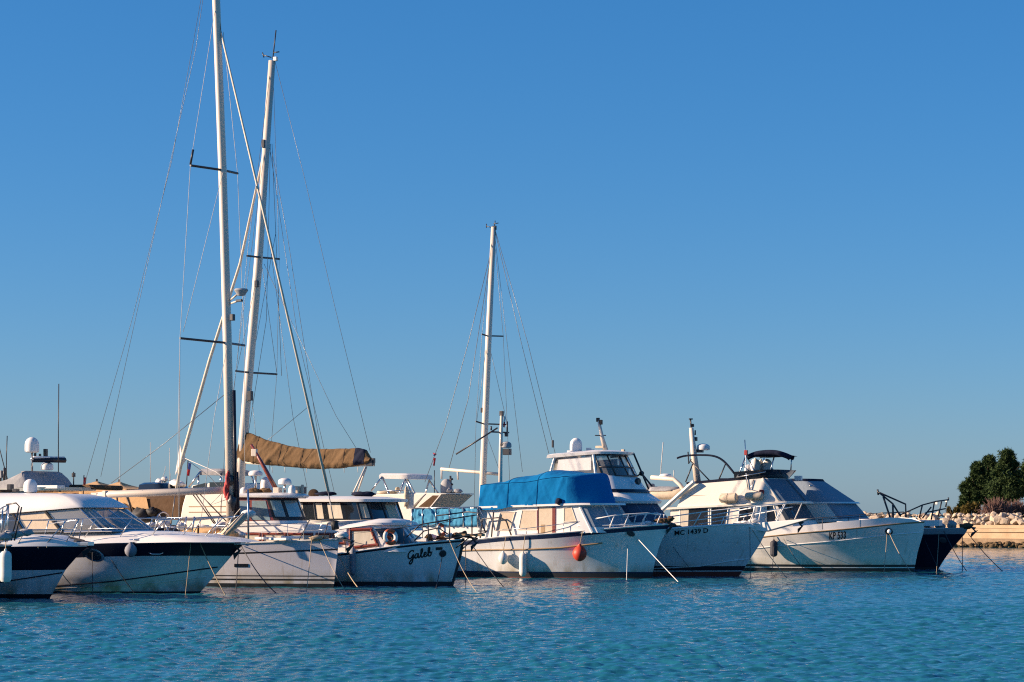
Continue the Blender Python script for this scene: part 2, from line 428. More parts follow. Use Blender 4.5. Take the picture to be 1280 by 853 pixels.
    def tube(s, name, pts, r, m, mirror=False, sm=False, parent=None, n=6, rs=None):
        P = [s.L(*p) for p in pts]; P = smooth_pts(P, 6) if sm else P
        mb = MB(); mb.tube(P, r, n, rs=rs)
        if mirror: mb.tube([Vector((p.x, -p.y, p.z)) for p in P], r, n)
        return mb.build(name, m, parent or s, smooth=True)
    def tubes(s, name, runs, r, m, mirror=False, parent=None, n=6):
        # plural names: every run is a part of its own; singular ones: one welded frame
        for sd in ((1, -1) if mirror else (1,)):
            mb = MB()
            for run in runs:
                P = [s.L(*p) for p in run]; mb.tube([Vector((p.x, p.y * sd, p.z)) for p in P], r, n)
                if name.endswith('s'): o = mb.build(name[:-1], m, parent or s, smooth=True); mb = MB()
            if mb.v: o = mb.build(name, m, parent or s, smooth=True)
        return o
    def house(s, levels, name, mats, lm=None, na=9, parent=None, closed_top=True, bevel=.0, auto=30):
        # level: (px aft, py aft, px front, py front, half width, bulge of the front)
        R = []
        for (pa, ya, pf, yf, w, k) in levels:
            a = s.L(pa, ya, s.near * w); f = s.L(pf, yf, s.near * w); ring = []
            for q in range(5): ring.append(Vector((a.x + (f.x-a.x)*q/4, s.near * w, a.z + (f.z-a.z)*q/4)))
            for q in range(1, na):
                th = math.pi * q / na
                yy = math.cos(th); yy = math.copysign(abs(yy) ** .8, yy)
                ring.append(Vector((f.x + k * math.sin(th) ** .9, s.near * w * yy, f.z)))
            for q in range(5): ring.append(Vector((f.x + (a.x-f.x)*q/4, -s.near * w, f.z + (a.z-f.z)*q/4)))
            R.append(ring)
        mb = MB(); C = len(R[0])
        for i in range(len(R) - 1): mb.grid([R[i], R[i+1]], lm[i] if lm else 0, close=True)
        mb.add(R[-1], [tuple(range(C))], (lm[-1] if lm else 0)); mb.add(R[0], [tuple(range(C))], (lm[0] if lm else 0))
        o = mb.build(name, mats, parent or s, autosmooth=auto)
        bm = bmesh.new(); bm.from_mesh(o.data); bmesh.ops.remove_doubles(bm, verts=bm.verts, dist=.0005)
        bmesh.ops.recalc_face_normals(bm, faces=bm.faces)
        for e in bm.edges: e.smooth = not (len(e.link_faces) == 2 and e.calc_face_angle(0) > math.radians(auto))
        bm.to_mesh(o.data); bm.free()
        if bevel:
            md = o.modifiers.new('bevel', 'BEVEL'); md.width = bevel; md.segments = 2; md.limit_method = 'ANGLE'; md.angle_limit = math.radians(35)
        return R
    def patch(s, R, name, s0, s1, t0, t1, m, off=.012, parent=None, n=6, shrink=None):
        # a panel lying on the house surface: s 0..4 near side aft to front, then the front arc, t in level units
        C = len(R[0])
        cen = sum((p for r in R for p in r), Vector()) / (C * len(R))
        def P(ss, tt):
            i = min(int(tt), len(R) - 2); ft = tt - i; j = min(int(ss), C - 2); fs = ss - j
            a = R[i][j].lerp(R[i][j+1], fs); b = R[i+1][j].lerp(R[i+1][j+1], fs); return a.lerp(b, ft)
        rows = []; back = []
        nt_ = 4
        SS = sorted(set([s0, s1] + [float(q) for q in range(int(math.ceil(s0)), int(math.floor(s1)) + 1)])); n = len(SS) - 1
        for i in range(nt_ + 1):
            tt = t0 + (t1 - t0) * i / nt_; row = []; bk = []
            for j in range(n + 1):
                ss = SS[j]
                e = .02; d1 = P(min(ss + e, C - 1.01), tt) - P(max(ss - e, 0), tt); d2 = P(ss, min(tt + e, len(R) - 1)) - P(ss, max(tt - e, 0))
                nn = d1.cross(d2); nn = nn.normalized() if nn.length > 1e-9 else Vector((0, 0, 1))
                p = P(ss, tt)
                if nn.dot(p - cen) < 0: nn = -nn
                row.append(p + nn * off); bk.append(p - nn * .01)
            rows.append(row); back.append(bk)
        mb = MB(); mb.grid(rows); mb.grid(back)
        for a, b in ((rows[0], back[0]), (rows[-1], back[-1]), ([r[0] for r in rows], [r[0] for r in back]), ([r[-1] for r in rows], [r[-1] for r in back])):
            mb.grid([a, b])
        return mb.build(name, m, parent or s, autosmooth=30)
    # ---- fittings
    def dome(s, px, py, w_px, h_px, v=0., m=None, name='radar_dome', pole=None, parent=None):
        # px, py: centre of its base
        b = s.L(px, py, v); r = w_px / 2 / s.ppm; h = h_px / s.ppm
        prof = [(r * .75, 0), (r * .97, h * .06), (r, h * .2), (r * .99, h * .5)] + [(r * math.cos(a), h * .5 + h * .5 * math.sin(a)) for a in (.35, .7, 1.0, 1.25, 1.45)] + [(.01, h)]
        mb = MB(); mb.lathe(prof, b, 20); o = mb.build(name, m or DOMEW, parent or s, autosmooth=45)
        if pole:
            mb = MB(); mb.tube([b - Vector((0, 0, pole / s.ppm)), b + Vector((0, 0, .02))], .045, 8); mb.build('dome_post', STEEL, s, smooth=True)
        return o
    def text(s, name, txt, px0, py0, px1, py1, hpx, bold=0., m=None, wscale=None, shear=0.):
        cu = bpy.data.curves.new(name, 'FONT'); cu.body = txt; cu.size = 1; cu.offset = bold; cu.shear = shear; cu.resolution_u = 3
        tmp = bpy.data.objects.new(name, cu); COL.objects.link(tmp)
        dg = bpy.context.evaluated_depsgraph_get(); me = bpy.data.meshes.new_from_object(tmp.evaluated_get(dg))
        bpy.data.objects.remove(tmp); bpy.data.curves.remove(cu)
        bm = bmesh.new(); bm.from_mesh(me)
        x = [v.co.x for v in bm.verts]; y = [v.co.y for v in bm.verts]; x0, x1, y0, y1 = min(x), max(x), min(y), max(y)
        for v in bm.verts:
            a = (v.co.x - x0) / (x1 - x0); b = (v.co.y - y0) / (y1 - y0)
            v.co = s.on_hull(px0 + (px1 - px0) * a, py0 + (py1 - py0) * a - hpx * b, .028)
        bm.to_mesh(me); bm.free()
        me.materials.clear(); me.materials.append(m or INK)
        o = bpy.data.objects.new(name, me); COL.objects.link(o); o.parent = s.root
        return o
    def script(s, name, strokes, fn, wpx, m):
        mb = MB()
        for st in strokes:
            P = smooth_pts([(x, y, 0) for x, y in st], 7)
            L = []; R = []
            for i, p in enumerate(P):
                t = (P[min(i+1, len(P)-1)] - P[max(i-1, 0)]).normalized(); nn = Vector((-t.y, t.x, 0))
                wd = .075 + .035 * abs(t.y)
                L.append(p + nn * wd); R.append(p - nn * wd)
            mp = lambda q: s.on_hull(*fn(q.x, q.y), .012)
            mb.grid([[mp(q) for q in L], [mp(q) for q in P], [mp(q) for q in R]])
            for e in (P[0], P[-1]):
                ring = [mp(e + Vector((math.cos(a), math.sin(a), 0)) * .085) for a in [k * math.pi / 5 for k in range(10)]]
                for q in ring: q.y += s.near * .002
                mb.add(ring, [tuple(range(10))])
        return mb.build(name, m, s)
    def anchor(s, px, py, v=0., size=.5):
        p = s.L(px, py, v); mb = MB()
        mb.tube([p + Vector((-size, 0, .12)), p + Vector((-.1, 0, .02)), p + Vector((size*.25, 0, -.22))], .035, 6)
        mb.add([p + Vector(q) for q in ((size*.45, 0, -.12), (-.05, -.17, -.3), (-.1, 0, -.5), (-.05, .17, -.3), (.02, 0, -.22))],
               [(0, 1, 4), (0, 4, 3), (1, 2, 4), (4, 2, 3), (0, 1, 2), (0, 2, 3)])
        mb.tube([p + Vector((-size*.6, -.12, .02)), p + Vector((.12, -.1, -.04))], .03); mb.tube([p + Vector((-size*.6, .12, .02)), p + Vector((.12, .1, -.04))], .03)
        mb.lathe([(.05, -.09), (.05, .09)], p + Vector((.05, 0, -.06)), 8, axis=(0, 1, 0))
        return mb.build('anchor', DARKST, s)
    def bits(s, name, items, m, parent=None, bevel=.015):
        # small boxes: (px, py, v, w_px, h_px, depth m)
        for (px, py, v, wp, hp, d) in items:
            mb = MB(); mb.box(s.L(px, py, v), (wp / s.ppm, d, hp / s.ppm)); o = mb.build(name, m, parent or s, bevel=bevel)
        return o
    def lumps(s, name, items, m, seed=1):
        # soft heaps: (px, py, v, w_px, h_px, depth m)
        rnd = random.Random(seed)
        for (px, py, v, wp, hp, d) in items:
            mb = MB(); c = s.L(px, py, v); st = len(mb.v); mb.ball((0, 0, 0), 1., n=9)
            off = Vector((rnd.random()*9, rnd.random()*9, rnd.random()*9))
            for i in range(st, len(mb.v)):
                q = Vector(mb.v[i]); k = 1 + .45 * noise.noise(q * 1.6 + off) + .2 * noise.noise(q * 4 + off)
                q = Vector((q.x * wp / s.ppm / 2, q.y * d / 2, q.z * hp / s.ppm / 2)) * k; mb.v[i] = tuple(c + q)
            o = mb.build(name, m, s, smooth=True)
        return o

# ------------------------------------------------------------------ water: real ripples, finer near the camera
def build_water():
    d = [10.]
    while d[-1] < 9000:
        x = d[-1]
        d.append(x * (1.02 if x < 30 else 1.00125 if x < 62 else 1.0016 if x < 112 else 1.0024 if x < 200 else 1.012 if x < 400 else 1.08))
    D = np.array(d)
    core = np.arange(-.27, .2701, .0011)
    side = .27 + np.cumsum(.0012 * 1.09 ** np.arange(1, 62)); side = side[side < 2.2]
    tx = np.concatenate([-side[::-1], core, side])
    X = D[:, None] * tx[None, :]; Y = np.repeat(D[:, None], len(tx), 1)
    sx = np.gradient(tx)[None, :] * D[:, None]; sy = np.repeat(np.gradient(D)[:, None], len(tx), 1)
    Z = np.zeros_like(X)
    rng = np.random.default_rng(3)
    lam = np.exp(np.linspace(math.log(.11), math.log(1.2), 90))
    for l in lam:
        th = math.radians(-105) + rng.normal(0, .62)            # the ripples run toward the quay, spread wide
        k = 2 * math.pi / l; kx, ky = k * math.cos(th), k * math.sin(th)
        slope = .058 * (1.0 if l < .3 else (.32 / l) ** .85)
        step = np.hypot(kx * sx, ky * sy)
        fade = np.clip(1.25 - step / 2.6, 0, 1)
        ph = rng.random() * 6.28
        Z += slope / k * fade * np.sin(kx * X + ky * Y + ph)
    # patches of stronger and weaker ripple
    g = 1 + .14 * np.sin(X * .21 + Y * .13 + 1) * np.sin(Y * .17 - X * .05 + 2) + .10 * np.sin(X * .55 - Y * .31)
    Z *= g
    n, m = X.shape
    co = np.stack([X, Y, Z], -1).reshape(-1, 3)
    idx = np.arange(n * m).reshape(n, m)
    q = np.stack([idx[:-1, :-1], idx[:-1, 1:], idx[1:, 1:], idx[1:, :-1]], -1).reshape(-1, 4)
    me = bpy.data.meshes.new('water'); me.vertices.add(n * m); me.vertices.foreach_set('co', co.ravel())
    me.loops.add(q.size); me.loops.foreach_set('vertex_index', q.ravel())
    me.polygons.add(len(q)); me.polygons.foreach_set('loop_start', np.arange(0, q.size, 4)); me.polygons.foreach_set('loop_total', np.full(len(q), 4))
    me.polygons.foreach_set('use_smooth', np.ones(len(q), bool))
    me.update(); me.validate()
    o = bpy.data.objects.new('water', me); COL.objects.link(o); o['kind'] = 'structure'
    mt = bpy.data.materials.new('sea_water'); mt.use_nodes = True; t = mt.node_tree; b = t.nodes['Principled BSDF']
    b.inputs['Base Color'].default_value = (.014, .13, .182, 1); b.inputs['Roughness'].default_value = .06; b.inputs['IOR'].default_value = 1.33
    tc = t.nodes.new('ShaderNodeTexCoord'); mp = t.nodes.new('ShaderNodeMapping'); mp.inputs['Scale'].default_value = (1, 1.5, 1)
    t.links.new(tc.outputs['Object'], mp.inputs[0])
    nz = t.nodes.new('ShaderNodeTexNoise'); nz.inputs['Scale'].default_value = 7; nz.inputs['Detail'].default_value = 3
    t.links.new(mp.outputs[0], nz.inputs['Vector'])
    bp = t.nodes.new('ShaderNodeBump'); bp.inputs['Strength'].default_value = .35; bp.inputs['Distance'].default_value = .03
    t.links.new(nz.outputs['Fac'], bp.inputs['Height']); t.links.new(bp.outputs[0], b.inputs['Normal'])
    me.materials.append(mt)
build_water()

# ------------------------------------------------------------------ breakwater, land, trees
CONC = mat('pale_concrete', (.47, .34, .215), .9, var=.6, vscale=1.2, dark=.6, bump=.4, bscale=12)
CONCD = mat('stained_concrete', (.3, .21, .13), .9, var=.8, vscale=1.5, dark=.5, bump=.4, bscale=12)
WEED = mat('weedy_rock', (.13, .085, .04), .9, var=.8, vscale=4, dark=.4, bump=.8, bscale=9)
STONE = mat('limestone_boulder', (.5, .4, .3), .92, var=.6, vscale=1.8, dark=.55, bump=.7, bscale=8)
EARTH = mat('dry_earth', (.16, .12, .07), .95, var=.5, vscale=1, dark=.5)
WD = Vector((.74, -.67, 0)).normalized()                           # along the wall; WN points out over the water
WN = Vector((WD.y, -WD.x, 0)); WN = WN if WN.y < 0 else -WN
WO = at(1230, 684, 169); WO.z = 0
def wallp(a, out, z): return WO + WD * a + WN * out + Vector((0, 0, z))
def build_breakwater():
    prof = [(1.05, -.5), (1.0, .62), (.1, .66), (.08, 1.06), (.0, 1.07), (.0, 1.13), (.09, 1.14), (.08, 1.4), (-.5, 1.42), (-.52, 1.66), (-3.5, 1.68), (-3.5, -.5)]
    mb = MB(); A = [-14 + 1.6 * k for k in range(36)]
    rows = [[wallp(a + random.uniform(-.02, .02), o_ + random.uniform(-.012, .012), z + random.uniform(-.012, .012)) for o_, z in prof] for a in A]
    for k in range(len(prof) - 1): mb.grid([r[k:k+2] for r in rows], 1 if k in (0, 1, 4, 7) else 0)
    mb.add(rows[0], [tuple(range(len(prof)))]); mb.add(rows[-1], [tuple(range(len(prof)))])
    o = mb.build('breakwater', [CONC, CONCD], None, bevel=.03)
    tag(o, 'stepped pale concrete sea wall below the row of boulders and pines', 'sea wall')
    # weed-covered footing rocks
    mb = MB(); rnd = random.Random(5)
    for k in range(420):
        a = -13 + 50 * rnd.random(); r = rnd.uniform(.07, .22); st = len(mb.v); mb.ball((0, 0, 0), r, n=6)
        c = wallp(a, 1.25 + rnd.uniform(-.25, .55), rnd.uniform(-.1, .34)); of = Vector((k, k*.3, 0))
        for i in range(st, len(mb.v)):
            q = Vector(mb.v[i]); mb.v[i] = tuple(c + Vector((q.x*1.3, q.y, q.z)) * (1 + .5 * noise.noise(q / r + of)))
    tag(mb.build('shore_rubble', WEED), 'dark weedy rubble at the foot of the concrete sea wall', 'rubble', kind='stuff')
    # the land behind
    mb = MB(); g = []
    for i in range(24):
        row = []
        for j in range(40):
            o_ = -3 - i * 5.0; a = -30 + j * 5.; e = min(1, (j) / 3.5)
            row.append(wallp(a, o_, (1.66 + .5 * min(1, i / 2) + .12 * noise.noise(Vector((i*.5, j*.5, 0)))) * e - (1 - e)))
        g.append(row)
    mb.grid(g); o = mb.build('ground', EARTH, None, smooth=True); o['kind'] = 'structure'
    # boulders
    rnd = random.Random(11); protos = []
    for k in range(6):
        bm = bmesh.new(); bmesh.ops.create_icosphere(bm, subdivisions=3, radius=1)
        of = Vector((k * 3.1, k, 2)); cuts = [Vector((rnd.gauss(0, 1), rnd.gauss(0, 1), rnd.gauss(0, 1))).normalized() for _ in range(13)]
        for v in bm.verts:
            q = v.co.copy()
            for c in cuts:
                h = q.dot(c)
                if h > .48: q -= c * (h - .48)
            v.co = q * (1.2 + .10 * noise.noise(q * 2.2 + of)); v.co.z *= .82
        me = bpy.data.meshes.new('boulder'); bm.to_mesh(me); bm.free(); me.materials.append(STONE); protos.append(me)
    a = -13.; k = 0
    for tier in range(3):
        a = -13. + tier * .35
        while a < 16:
            r = .17 + .42 * rnd.random() ** 1.7 if tier < 2 else rnd.uniform(.16, .4); a += r * 1.3
            o = bpy.data.objects.new('boulder', protos[k % 6]); COL.objects.link(o); k += 1
            o.location = wallp(a, -.8 - tier * .5 + rnd.uniform(-.14, .14), 1.66 + r * .45 + tier * .3)
            o.rotation_euler = (rnd.uniform(-.5, .5), rnd.uniform(-.5, .5), rnd.uniform(0, 6)); o.scale = (r * 1.15, r, r * rnd.uniform(.75, 1.05))
            tag(o, 'pale limestone boulder piled on the sea wall in front of the pines', 'boulder', 'boulders along the sea wall')
build_breakwater()

def leafmat(name, col, var=.5, dark=.5):
    m = mat(name, col, .75, var=var, vscale=1.6, dark=dark, spec=.2); return m
PINE = leafmat('pine_needles', (.04, .068, .02)); OLIVE = leafmat('olive_leaves', (.13, .1, .025)); TWIG = mat('bare_twigs', (.15, .085, .07), .9)
BARK = mat('pine_bark', (.1, .065, .04), .95, var=.6, vscale=4)
def foliage(name, blobs, m, parent, rnd, n_per=900, size=.16, flat=.5):
    V = []; Fc = []
    for c, rx, rz in blobs:
        for k in range(n_per):
            d = Vector((rnd.gauss(0, 1), rnd.gauss(0, 1), rnd.gauss(0, 1))).normalized()
            rr = (.3 + .75 * rnd.random() ** .7) * (1 + .5 * noise.noise(d * 2.6 + c)) * (1 + .35 * noise.noise(d * 7 + c))
            p = c + Vector((d.x * rx, d.y * rx, d.z * rz)) * rr
            ax = (d + Vector((rnd.gauss(0, .6), rnd.gauss(0, .6), rnd.gauss(0, .6) + .3))).normalized(); sd = ax.orthogonal().normalized()
            sd = Matrix.Rotation(rnd.random() * 6.28, 3, ax) @ sd
            l = size * rnd.uniform(.7, 1.6); wv = l * .45; o_ = len(V)
            V += [p - sd * wv, p + ax * l * .5 + sd * wv * .2, p + ax * l * 1.3, p + sd * wv]; Fc.append((o_, o_+1, o_+2, o_+3))
    me = bpy.data.meshes.new(name); me.from_pydata([tuple(v) for v in V], [], Fc); me.materials.append(m)
    o = bpy.data.objects.new(name, me); COL.objects.link(o); o.parent = parent; return o
def pine(px, D, top, half_px, seed, label, low=633):
    rnd = random.Random(seed); ppm = F / D; b = at(px, 645, D); b.z = 2.0; zt = H - (top - YH) / ppm
    root = empty('pine_tree', b, label, 'tree', 'pines behind the sea wall'); h = zt - b.z; R = half_px / ppm
    mb = MB(); mb.tube(smooth_pts([(0, 0, -.3), (.1, 0, h*.3), (-.08, .1, h*.6), (0, 0, h*.86)], 4), .2, 8, rs=[.24 - .19*i/12 for i in range(13)])
    for k in range(9):
        z = h * (.2 + .06 * k); g = rnd.random() * 6.28
        mb.tube([(0, 0, z), (math.cos(g)*R*.4, math.sin(g)*R*.4, z + h*.06), (math.cos(g)*R*.7, math.sin(g)*R*.7, z + h*.14)], .05, 5, rs=[.08, .05, .02])
    mb.build('trunk', BARK, root, smooth=True)
    bl = []; z0 = max(.35, H - (low - YH) / ppm - b.z)
    for k in range(58):
        t = (k + .5) / 58; z = z0 + (h - z0) * (.1 + .82 * t); rad = R * (1.0 - .82 * max(0, t - .25) / .75) * (.75 if t < .1 else 1)
        g = rnd.random() * 6.28; q = rad * math.sqrt(rnd.random()) * (1.0 if k % 2 else 1.12); s_ = R * (rnd.uniform(.2, .42) if k % 2 else rnd.uniform(.1, .2)) * (1 - .3 * t)
        bl.append((Vector((math.cos(g) * q, math.sin(g) * q, z)), s_ * 1.1, s_ * .85))
    bl.append((Vector((rnd.uniform(-.1, .1), 0, h - R*.2)), R*.24, R*.26))
    foliage('crown', bl, PINE, root, rnd, 400, .17)
pine(1221, 226, 578, 19, 1, 'shorter pine at the open end of the clump above the boulders')
pine(1237, 232, 570, 23, 12, 'dense dark pine second from the open end of the clump')
pine(1260, 222, 563, 27, 3, 'tallest broad pine standing over the bare purple shrubs', 628)
pine(1287, 224, 572, 22, 4, 'pine cut by the edge of the picture behind the sea wall', 622)
pine(1211, 228, 606, 11, 8, 'smallest pine, low at the seaward edge of the clump', 640)
pine(1243, 238, 584, 26, 15, 'low bushy pine filling the gap between the taller pines', 636)
def bush(px, D, top, half_px, m, label, seed, name='shrub', bare=False, base=1.9):
    rnd = random.Random(seed); ppm = F / D; b = at(px, 645, D); b.z = base
    root = empty(name, b, label, 'shrub'); h = H - (top - YH) / ppm - base; R = half_px / ppm
    mb = MB()
    for k in range(170 if bare else 14):
        x = rnd.uniform(-1, 1) * R; y = rnd.uniform(-.6, .6); lean = rnd.gauss(0, .25); hh = h * rnd.uniform(.6, 1.05) * (1 - .35 * (x / R) ** 2)
        P = [(x, y, -.1), (x + lean*.4 + rnd.gauss(0, .05), y + rnd.gauss(0, .1), hh*.55), (x + lean + rnd.gauss(0, .12), y + rnd.gauss(0, .2), hh)]
        mb.tube(P, .03, 4, rs=[.05, .035, .012])
        if bare:
            for q in range(4): 
                c = Vector(P[1]); e = c + Vector((rnd.gauss(0, .35), rnd.gauss(0, .2), rnd.uniform(.2, .6) * hh * .7)); mb.tube([c, e], .02, 3, rs=[.025, .01])
    mb.build('stems', TWIG if bare else BARK, root)
    if not bare:
        bl = [(Vector((rnd.uniform(-1, 1) * R * .85, rnd.uniform(-.5, .5), h * rnd.uniform(.3, .75))), R * .22, h * .3) for k in range(14)]
        foliage('foliage', bl, m, root, rnd, 300, .13)
bush(1246, 186, 622, 15, TWIG, 'bare purple-brown shrub under the tallest pine', 21, 'bare_shrub', True)
bush(1270, 187, 624, 15, TWIG, 'bare purple-brown shrub beside the picture edge above the boulders', 22, 'bare_shrub', True)
bush(1196, 196, 633, 12, OLIVE, 'low golden-olive hedge at the seaward end of the pines', 23, 'hedge')
bush(1214, 194, 629, 11, OLIVE, 'olive-green shrub between the golden hedge and the pines', 24)

# ------------------------------------------------------------------ quay and tents behind the moored boats
def build_quay():
    mb = MB(); mb.box((-43, 113, .2), (70, 16, 2.0), math.radians(-18)); o = mb.build('quay', CONC, None, bevel=.05)
    tag(o, 'low concrete quay behind the moored boats carrying the beige tents', 'quay')
build_quay()
def tent(px, D, top, eave, half_px, label, bot=646):
    ppm = F / D; b = at(px, 640, D); b.z = 1.2
    root = empty('tent', b, label, 'tent', 'beige tents on the quay', math.radians(-25))
    zt, ze = H - (top - YH) / ppm - 1.2, H - (eave - YH) / ppm - 1.2; r = half_px / ppm / 1.2
    mb = MB(); n = 8; rows = []
    per = []
    for k in range(4):
        a, c = [(-r, -r), (r, -r), (r, r), (-r, r)][k], [(r, -r), (r, r), (-r, r), (-r, -r)][k]
        per += [(a[0] + (c[0]-a[0])*q/n, a[1] + (c[1]-a[1])*q/n) for q in range(n)]
    for t in (0.02, .12, .3, .55, .8, 1.):
        z = zt + (ze - zt) * t ** .8; rows.append([Vector((x*t, y*t, z - .06 * math.sin(math.pi*t))) for x, y in per])
    rows.append([Vector((x*1.01, y*1.01, ze - .32 - .05 * math.sin((x+y)*9))) for x, y in per])
    mb.grid(rows, close=True); mb.build('canopy', BEIGEC, root, autosmooth=40, solid=.015)
    for a, c in (((-r, -r), (r, -r)), ((-r, r), (-r, -r)), ((r, -r), (r, r))):
        mb = MB(); P = [[Vector((a[0] + (c[0]-a[0])*q/16, a[1] + (c[1]-a[1])*q/16, z)) * .96 + Vector((.05 * math.sin(q*1.9 + z), .05 * math.sin(q*2.3 + z), 0)) for q in range(17)] for z in (.05, ze*.33, ze*.66, ze)]
        for row in P:
            for v in row: v.z /= .96
        mb.grid(P); mb.build('side_wall', BEIGEC, root, smooth=True, solid=.01)
    mb = MB()
    for x, y in ((-r, -r), (r, -r), (r, r), (-r, r)): mb.tube([(x*.97, y*.97, 0), (x*.97, y*.97, ze)], .05)
    mb.tube([(0, 0, ze), (0, 0, zt + .1)], .05); mb.build('poles', DARKST, root)
tent(121, 112, 601.5, 609.5, 40, 'small beige peaked tent on the quay farther from the tan boat awning')
tent(149, 109, 602, 612, 42, 'larger beige peaked tent beside the brown boat awning')
tent(84, 116, 605, 611, 36, 'low beige tent on the quay behind the grey-covered flybridge')

# ================================================================== the boats
BG = 'boats moored side by side'
def boat(name, label, cat, bow_px, bow_D, psi, back, group=BG, near=-1):
    a = math.radians(psi); xb = (bow_px - 640) / F * bow_D
    X0, D = xb - back * math.cos(a), bow_D + back * math.sin(a)
    return Boat(name, label, cat, 640 + X0 / D * F, D, psi, group, near)
def simple_mast(b, name, pts, r, m=ALU, rs=None): return b.tube(name, pts, r, m, n=10, rs=rs)
def flag(b, px, py, w, h, m, m2=None, v=0., name='flag'):
    p = b.L(px, py, v); mb = MB(); W_, H_ = w / b.ppm, h / b.ppm; rows = []
    for i in range(5): rows.append([p + Vector((W_ * j / 6 * (1 - .1*i), .05 * math.sin(j * 1.3 + i * .5), -H_ * i / 4 - .05 * W_ * j)) for j in range(7)])
    mb.grid(rows[:3]); mb.grid(rows[2:], 1); return mb.build(name, [m, m2 or m], b, smooth=True)

# ---- boat at the very edge: only its bow pokes into the picture
b = boat('motor_yacht', 'pale bow poking in at the picture edge with a long white fender hung beneath it', 'yacht', 10, 64.5, 25, 4)
b.hull([(-120, 688), (-20, 683), (16, 679)], [(16, 679), (10, 690), (-6, 720), (-14, 753)], -300, 3.6,
       [(('a', .12), ANTIN, 2), (('r', .16), HULLW, 7), (('r', 0), NAVY, 2)], cap=(STEEL, .03), deck_drop=-.1)
b.rail([(-60, 640), (-10, 640), (4, 634), (10, 632)], [(-40, 640, -50, 682), (-14, 640, -22, 680), (4, 634, -3, 678), (10, 632, 3, 678)], .018, sm=True)
b.tubes('pulpit', [[(14, 676, 0), (24, 633, 0), (20, 629, 0), (8, 631, 0)], [(18, 676, .0), (27, 634, 0)]], .022, DARKST)
b.lumps('rope_coil', [(2, 671, -.2, 26, 9, .7), (-14, 672, 0, 22, 10, .6), (16, 668, .2, 24, 10, .7), (32, 666, .6, 20, 9, .5)], GREYC, 3)

# ---- A: dark topped motor yacht
A = boat('motor_yacht', 'motor yacht with near-black topsides over a white lower hull, anchor on its bow', 'yacht', 63, 68, 25, 5)
A.hull([(-150, 690), (0, 683.5), (60, 683.5), (109, 683)], [(109, 683.5), (96, 696), (82, 712), (72, 730), (62, 748)], -280, 3.7,
       [(('a', .13), BLACKP, 2), (('f', .52), HULLW, 4), (('r', .73), HULLW, 4), (('r', .02), NAVY, 6), (('r', 0), STEEL, 1)], knuckle=(.5, .62), deck=WHITE, deck_drop=-.3, flare=1.4, sm=.52)
A.stripe('hull_stripe', [(-40, 733), (0, 728), (40, 722), (78, 716)], .022, NAVY, -.004)
A.rail([(-60, 651), (0, 651), (40, 650.5), (99, 649)], [(99, 649, 83, 677), (84, 650, 59, 678.5), (40, 650.5, 22, 680), (0, 651, -14, 681)], .018)
A.rail([(-40, 664), (0, 663), (50, 662), (91, 662)], [], .012, name='lower_rail')
A.anchor(108, 677, 0, .6)
A.bits('bow_roller', [(103, 680, 0, 26, 5, .3)], STEEL)
A.bits('deck_fitting', [(70, 677, -.35, 5, 4, .15), (52, 675, .3, 12, 3, .5), (20, 675, -.2, 14, 3, .5)], STEEL)
A.lumps('cover_bundle', [(52, 673, -.2, 13, 6, .4), (46, 671, .2, 10, 5, .4)], BROWNC, 4)

# ---- B: white express cruiser with a navy band
Bc = boat('express_cruiser', 'long white express cruiser with a navy band under its rail and a swept white hardtop', 'yacht', 250, 72.4, 20, 6)
Bc.hull([(-60, 690), (60, 682), (150, 678.5), (220, 678), (302, 679.5)], [(303, 679.5), (286, 699), (268, 720), (249, 742)], -130, 4.1,
        [(('a', .06), ANTIN, 2), (('f', .5), HULLW, 4), (('r', .44), HULLW, 4), (('r', .03), NAVY, 5), (('r', 0), STEEL, 1)], knuckle=(.5, .6), deck=WHITE, deck_drop=-.22, flare=1.4, p_deck=2.5, sm=.5)
Bc.stripe('hull_stripe', [(40, 735), (140, 727), (200, 719), (272, 709)], .026, NAVY, -.004)
Bc.stripe('spray_rail', [(60, 736), (130, 733), (200, 728), (258, 721)], .02, HULLW, -.004)
vent = MB(); c_ = Bc.on_hull(118, 694, .01); vent.lathe([(.0, 0), (.19, .0), (.2, .03), (.15, .04), (.01, .02)], c_, 18, sx=1.7, sy=1, axis=(.35, -1, -.2))
vent.build('hull_port', STEEL, Bc, autosmooth=40)
vent = MB(); vent.lathe([(.0, 0), (.15, .045), (.01, .05)], c_, 18, sx=1.7, sy=1, axis=(.35, -1, -.2)); vent.build('hull_port_glass', SMOKE, Bc)
Bc.tubes('grab_rail', [[(186, 691, -1.62), (190, 693, -1.64), (200, 693, -1.5), (204, 691, -1.46)]], .02, STEEL)
R = Bc.house([(20, 682, 222, 678, 1.6, 1.9), (24, 673, 210, 673, 1.45, 1.7), (30, 666, 178, 667, 1.25, 1.3), (30, 663, 160, 664, .9, .9)], 'coachroof', WHITE)
Bc.bits('deck_hatch', [(196, 667.5, 0, 18, 2, .5), (165, 664.5, 0, 12, 2.4, .5)], SMOKE)
R = Bc.house([(-60, 648, 98, 634.5, 1.5, .45), (-60, 640, 92, 630, 1.5, .45), (-60, 628, 82, 622, 1.35, .4), (-60, 620, 70, 617.5, 1.0, .3), (-60, 616, 40, 616.5, .5, .2)], 'hardtop', WHITE, auto=50)
R = Bc.house([(-60, 668, 128, 664, 1.5, .6), (-60, 650, 100, 636, 1.4, .4)], 'windscreen', CLEAR, closed_top=False)
mb = MB()
for j in (2, 4, 6, 8, 10, 13): mb.tube([R[0][j], R[1][j]], .035 if j in (4, 13) else .022)
mb.tube(R[0][3:15], .03); mb.build('windscreen_frame', STEEL, Bc)
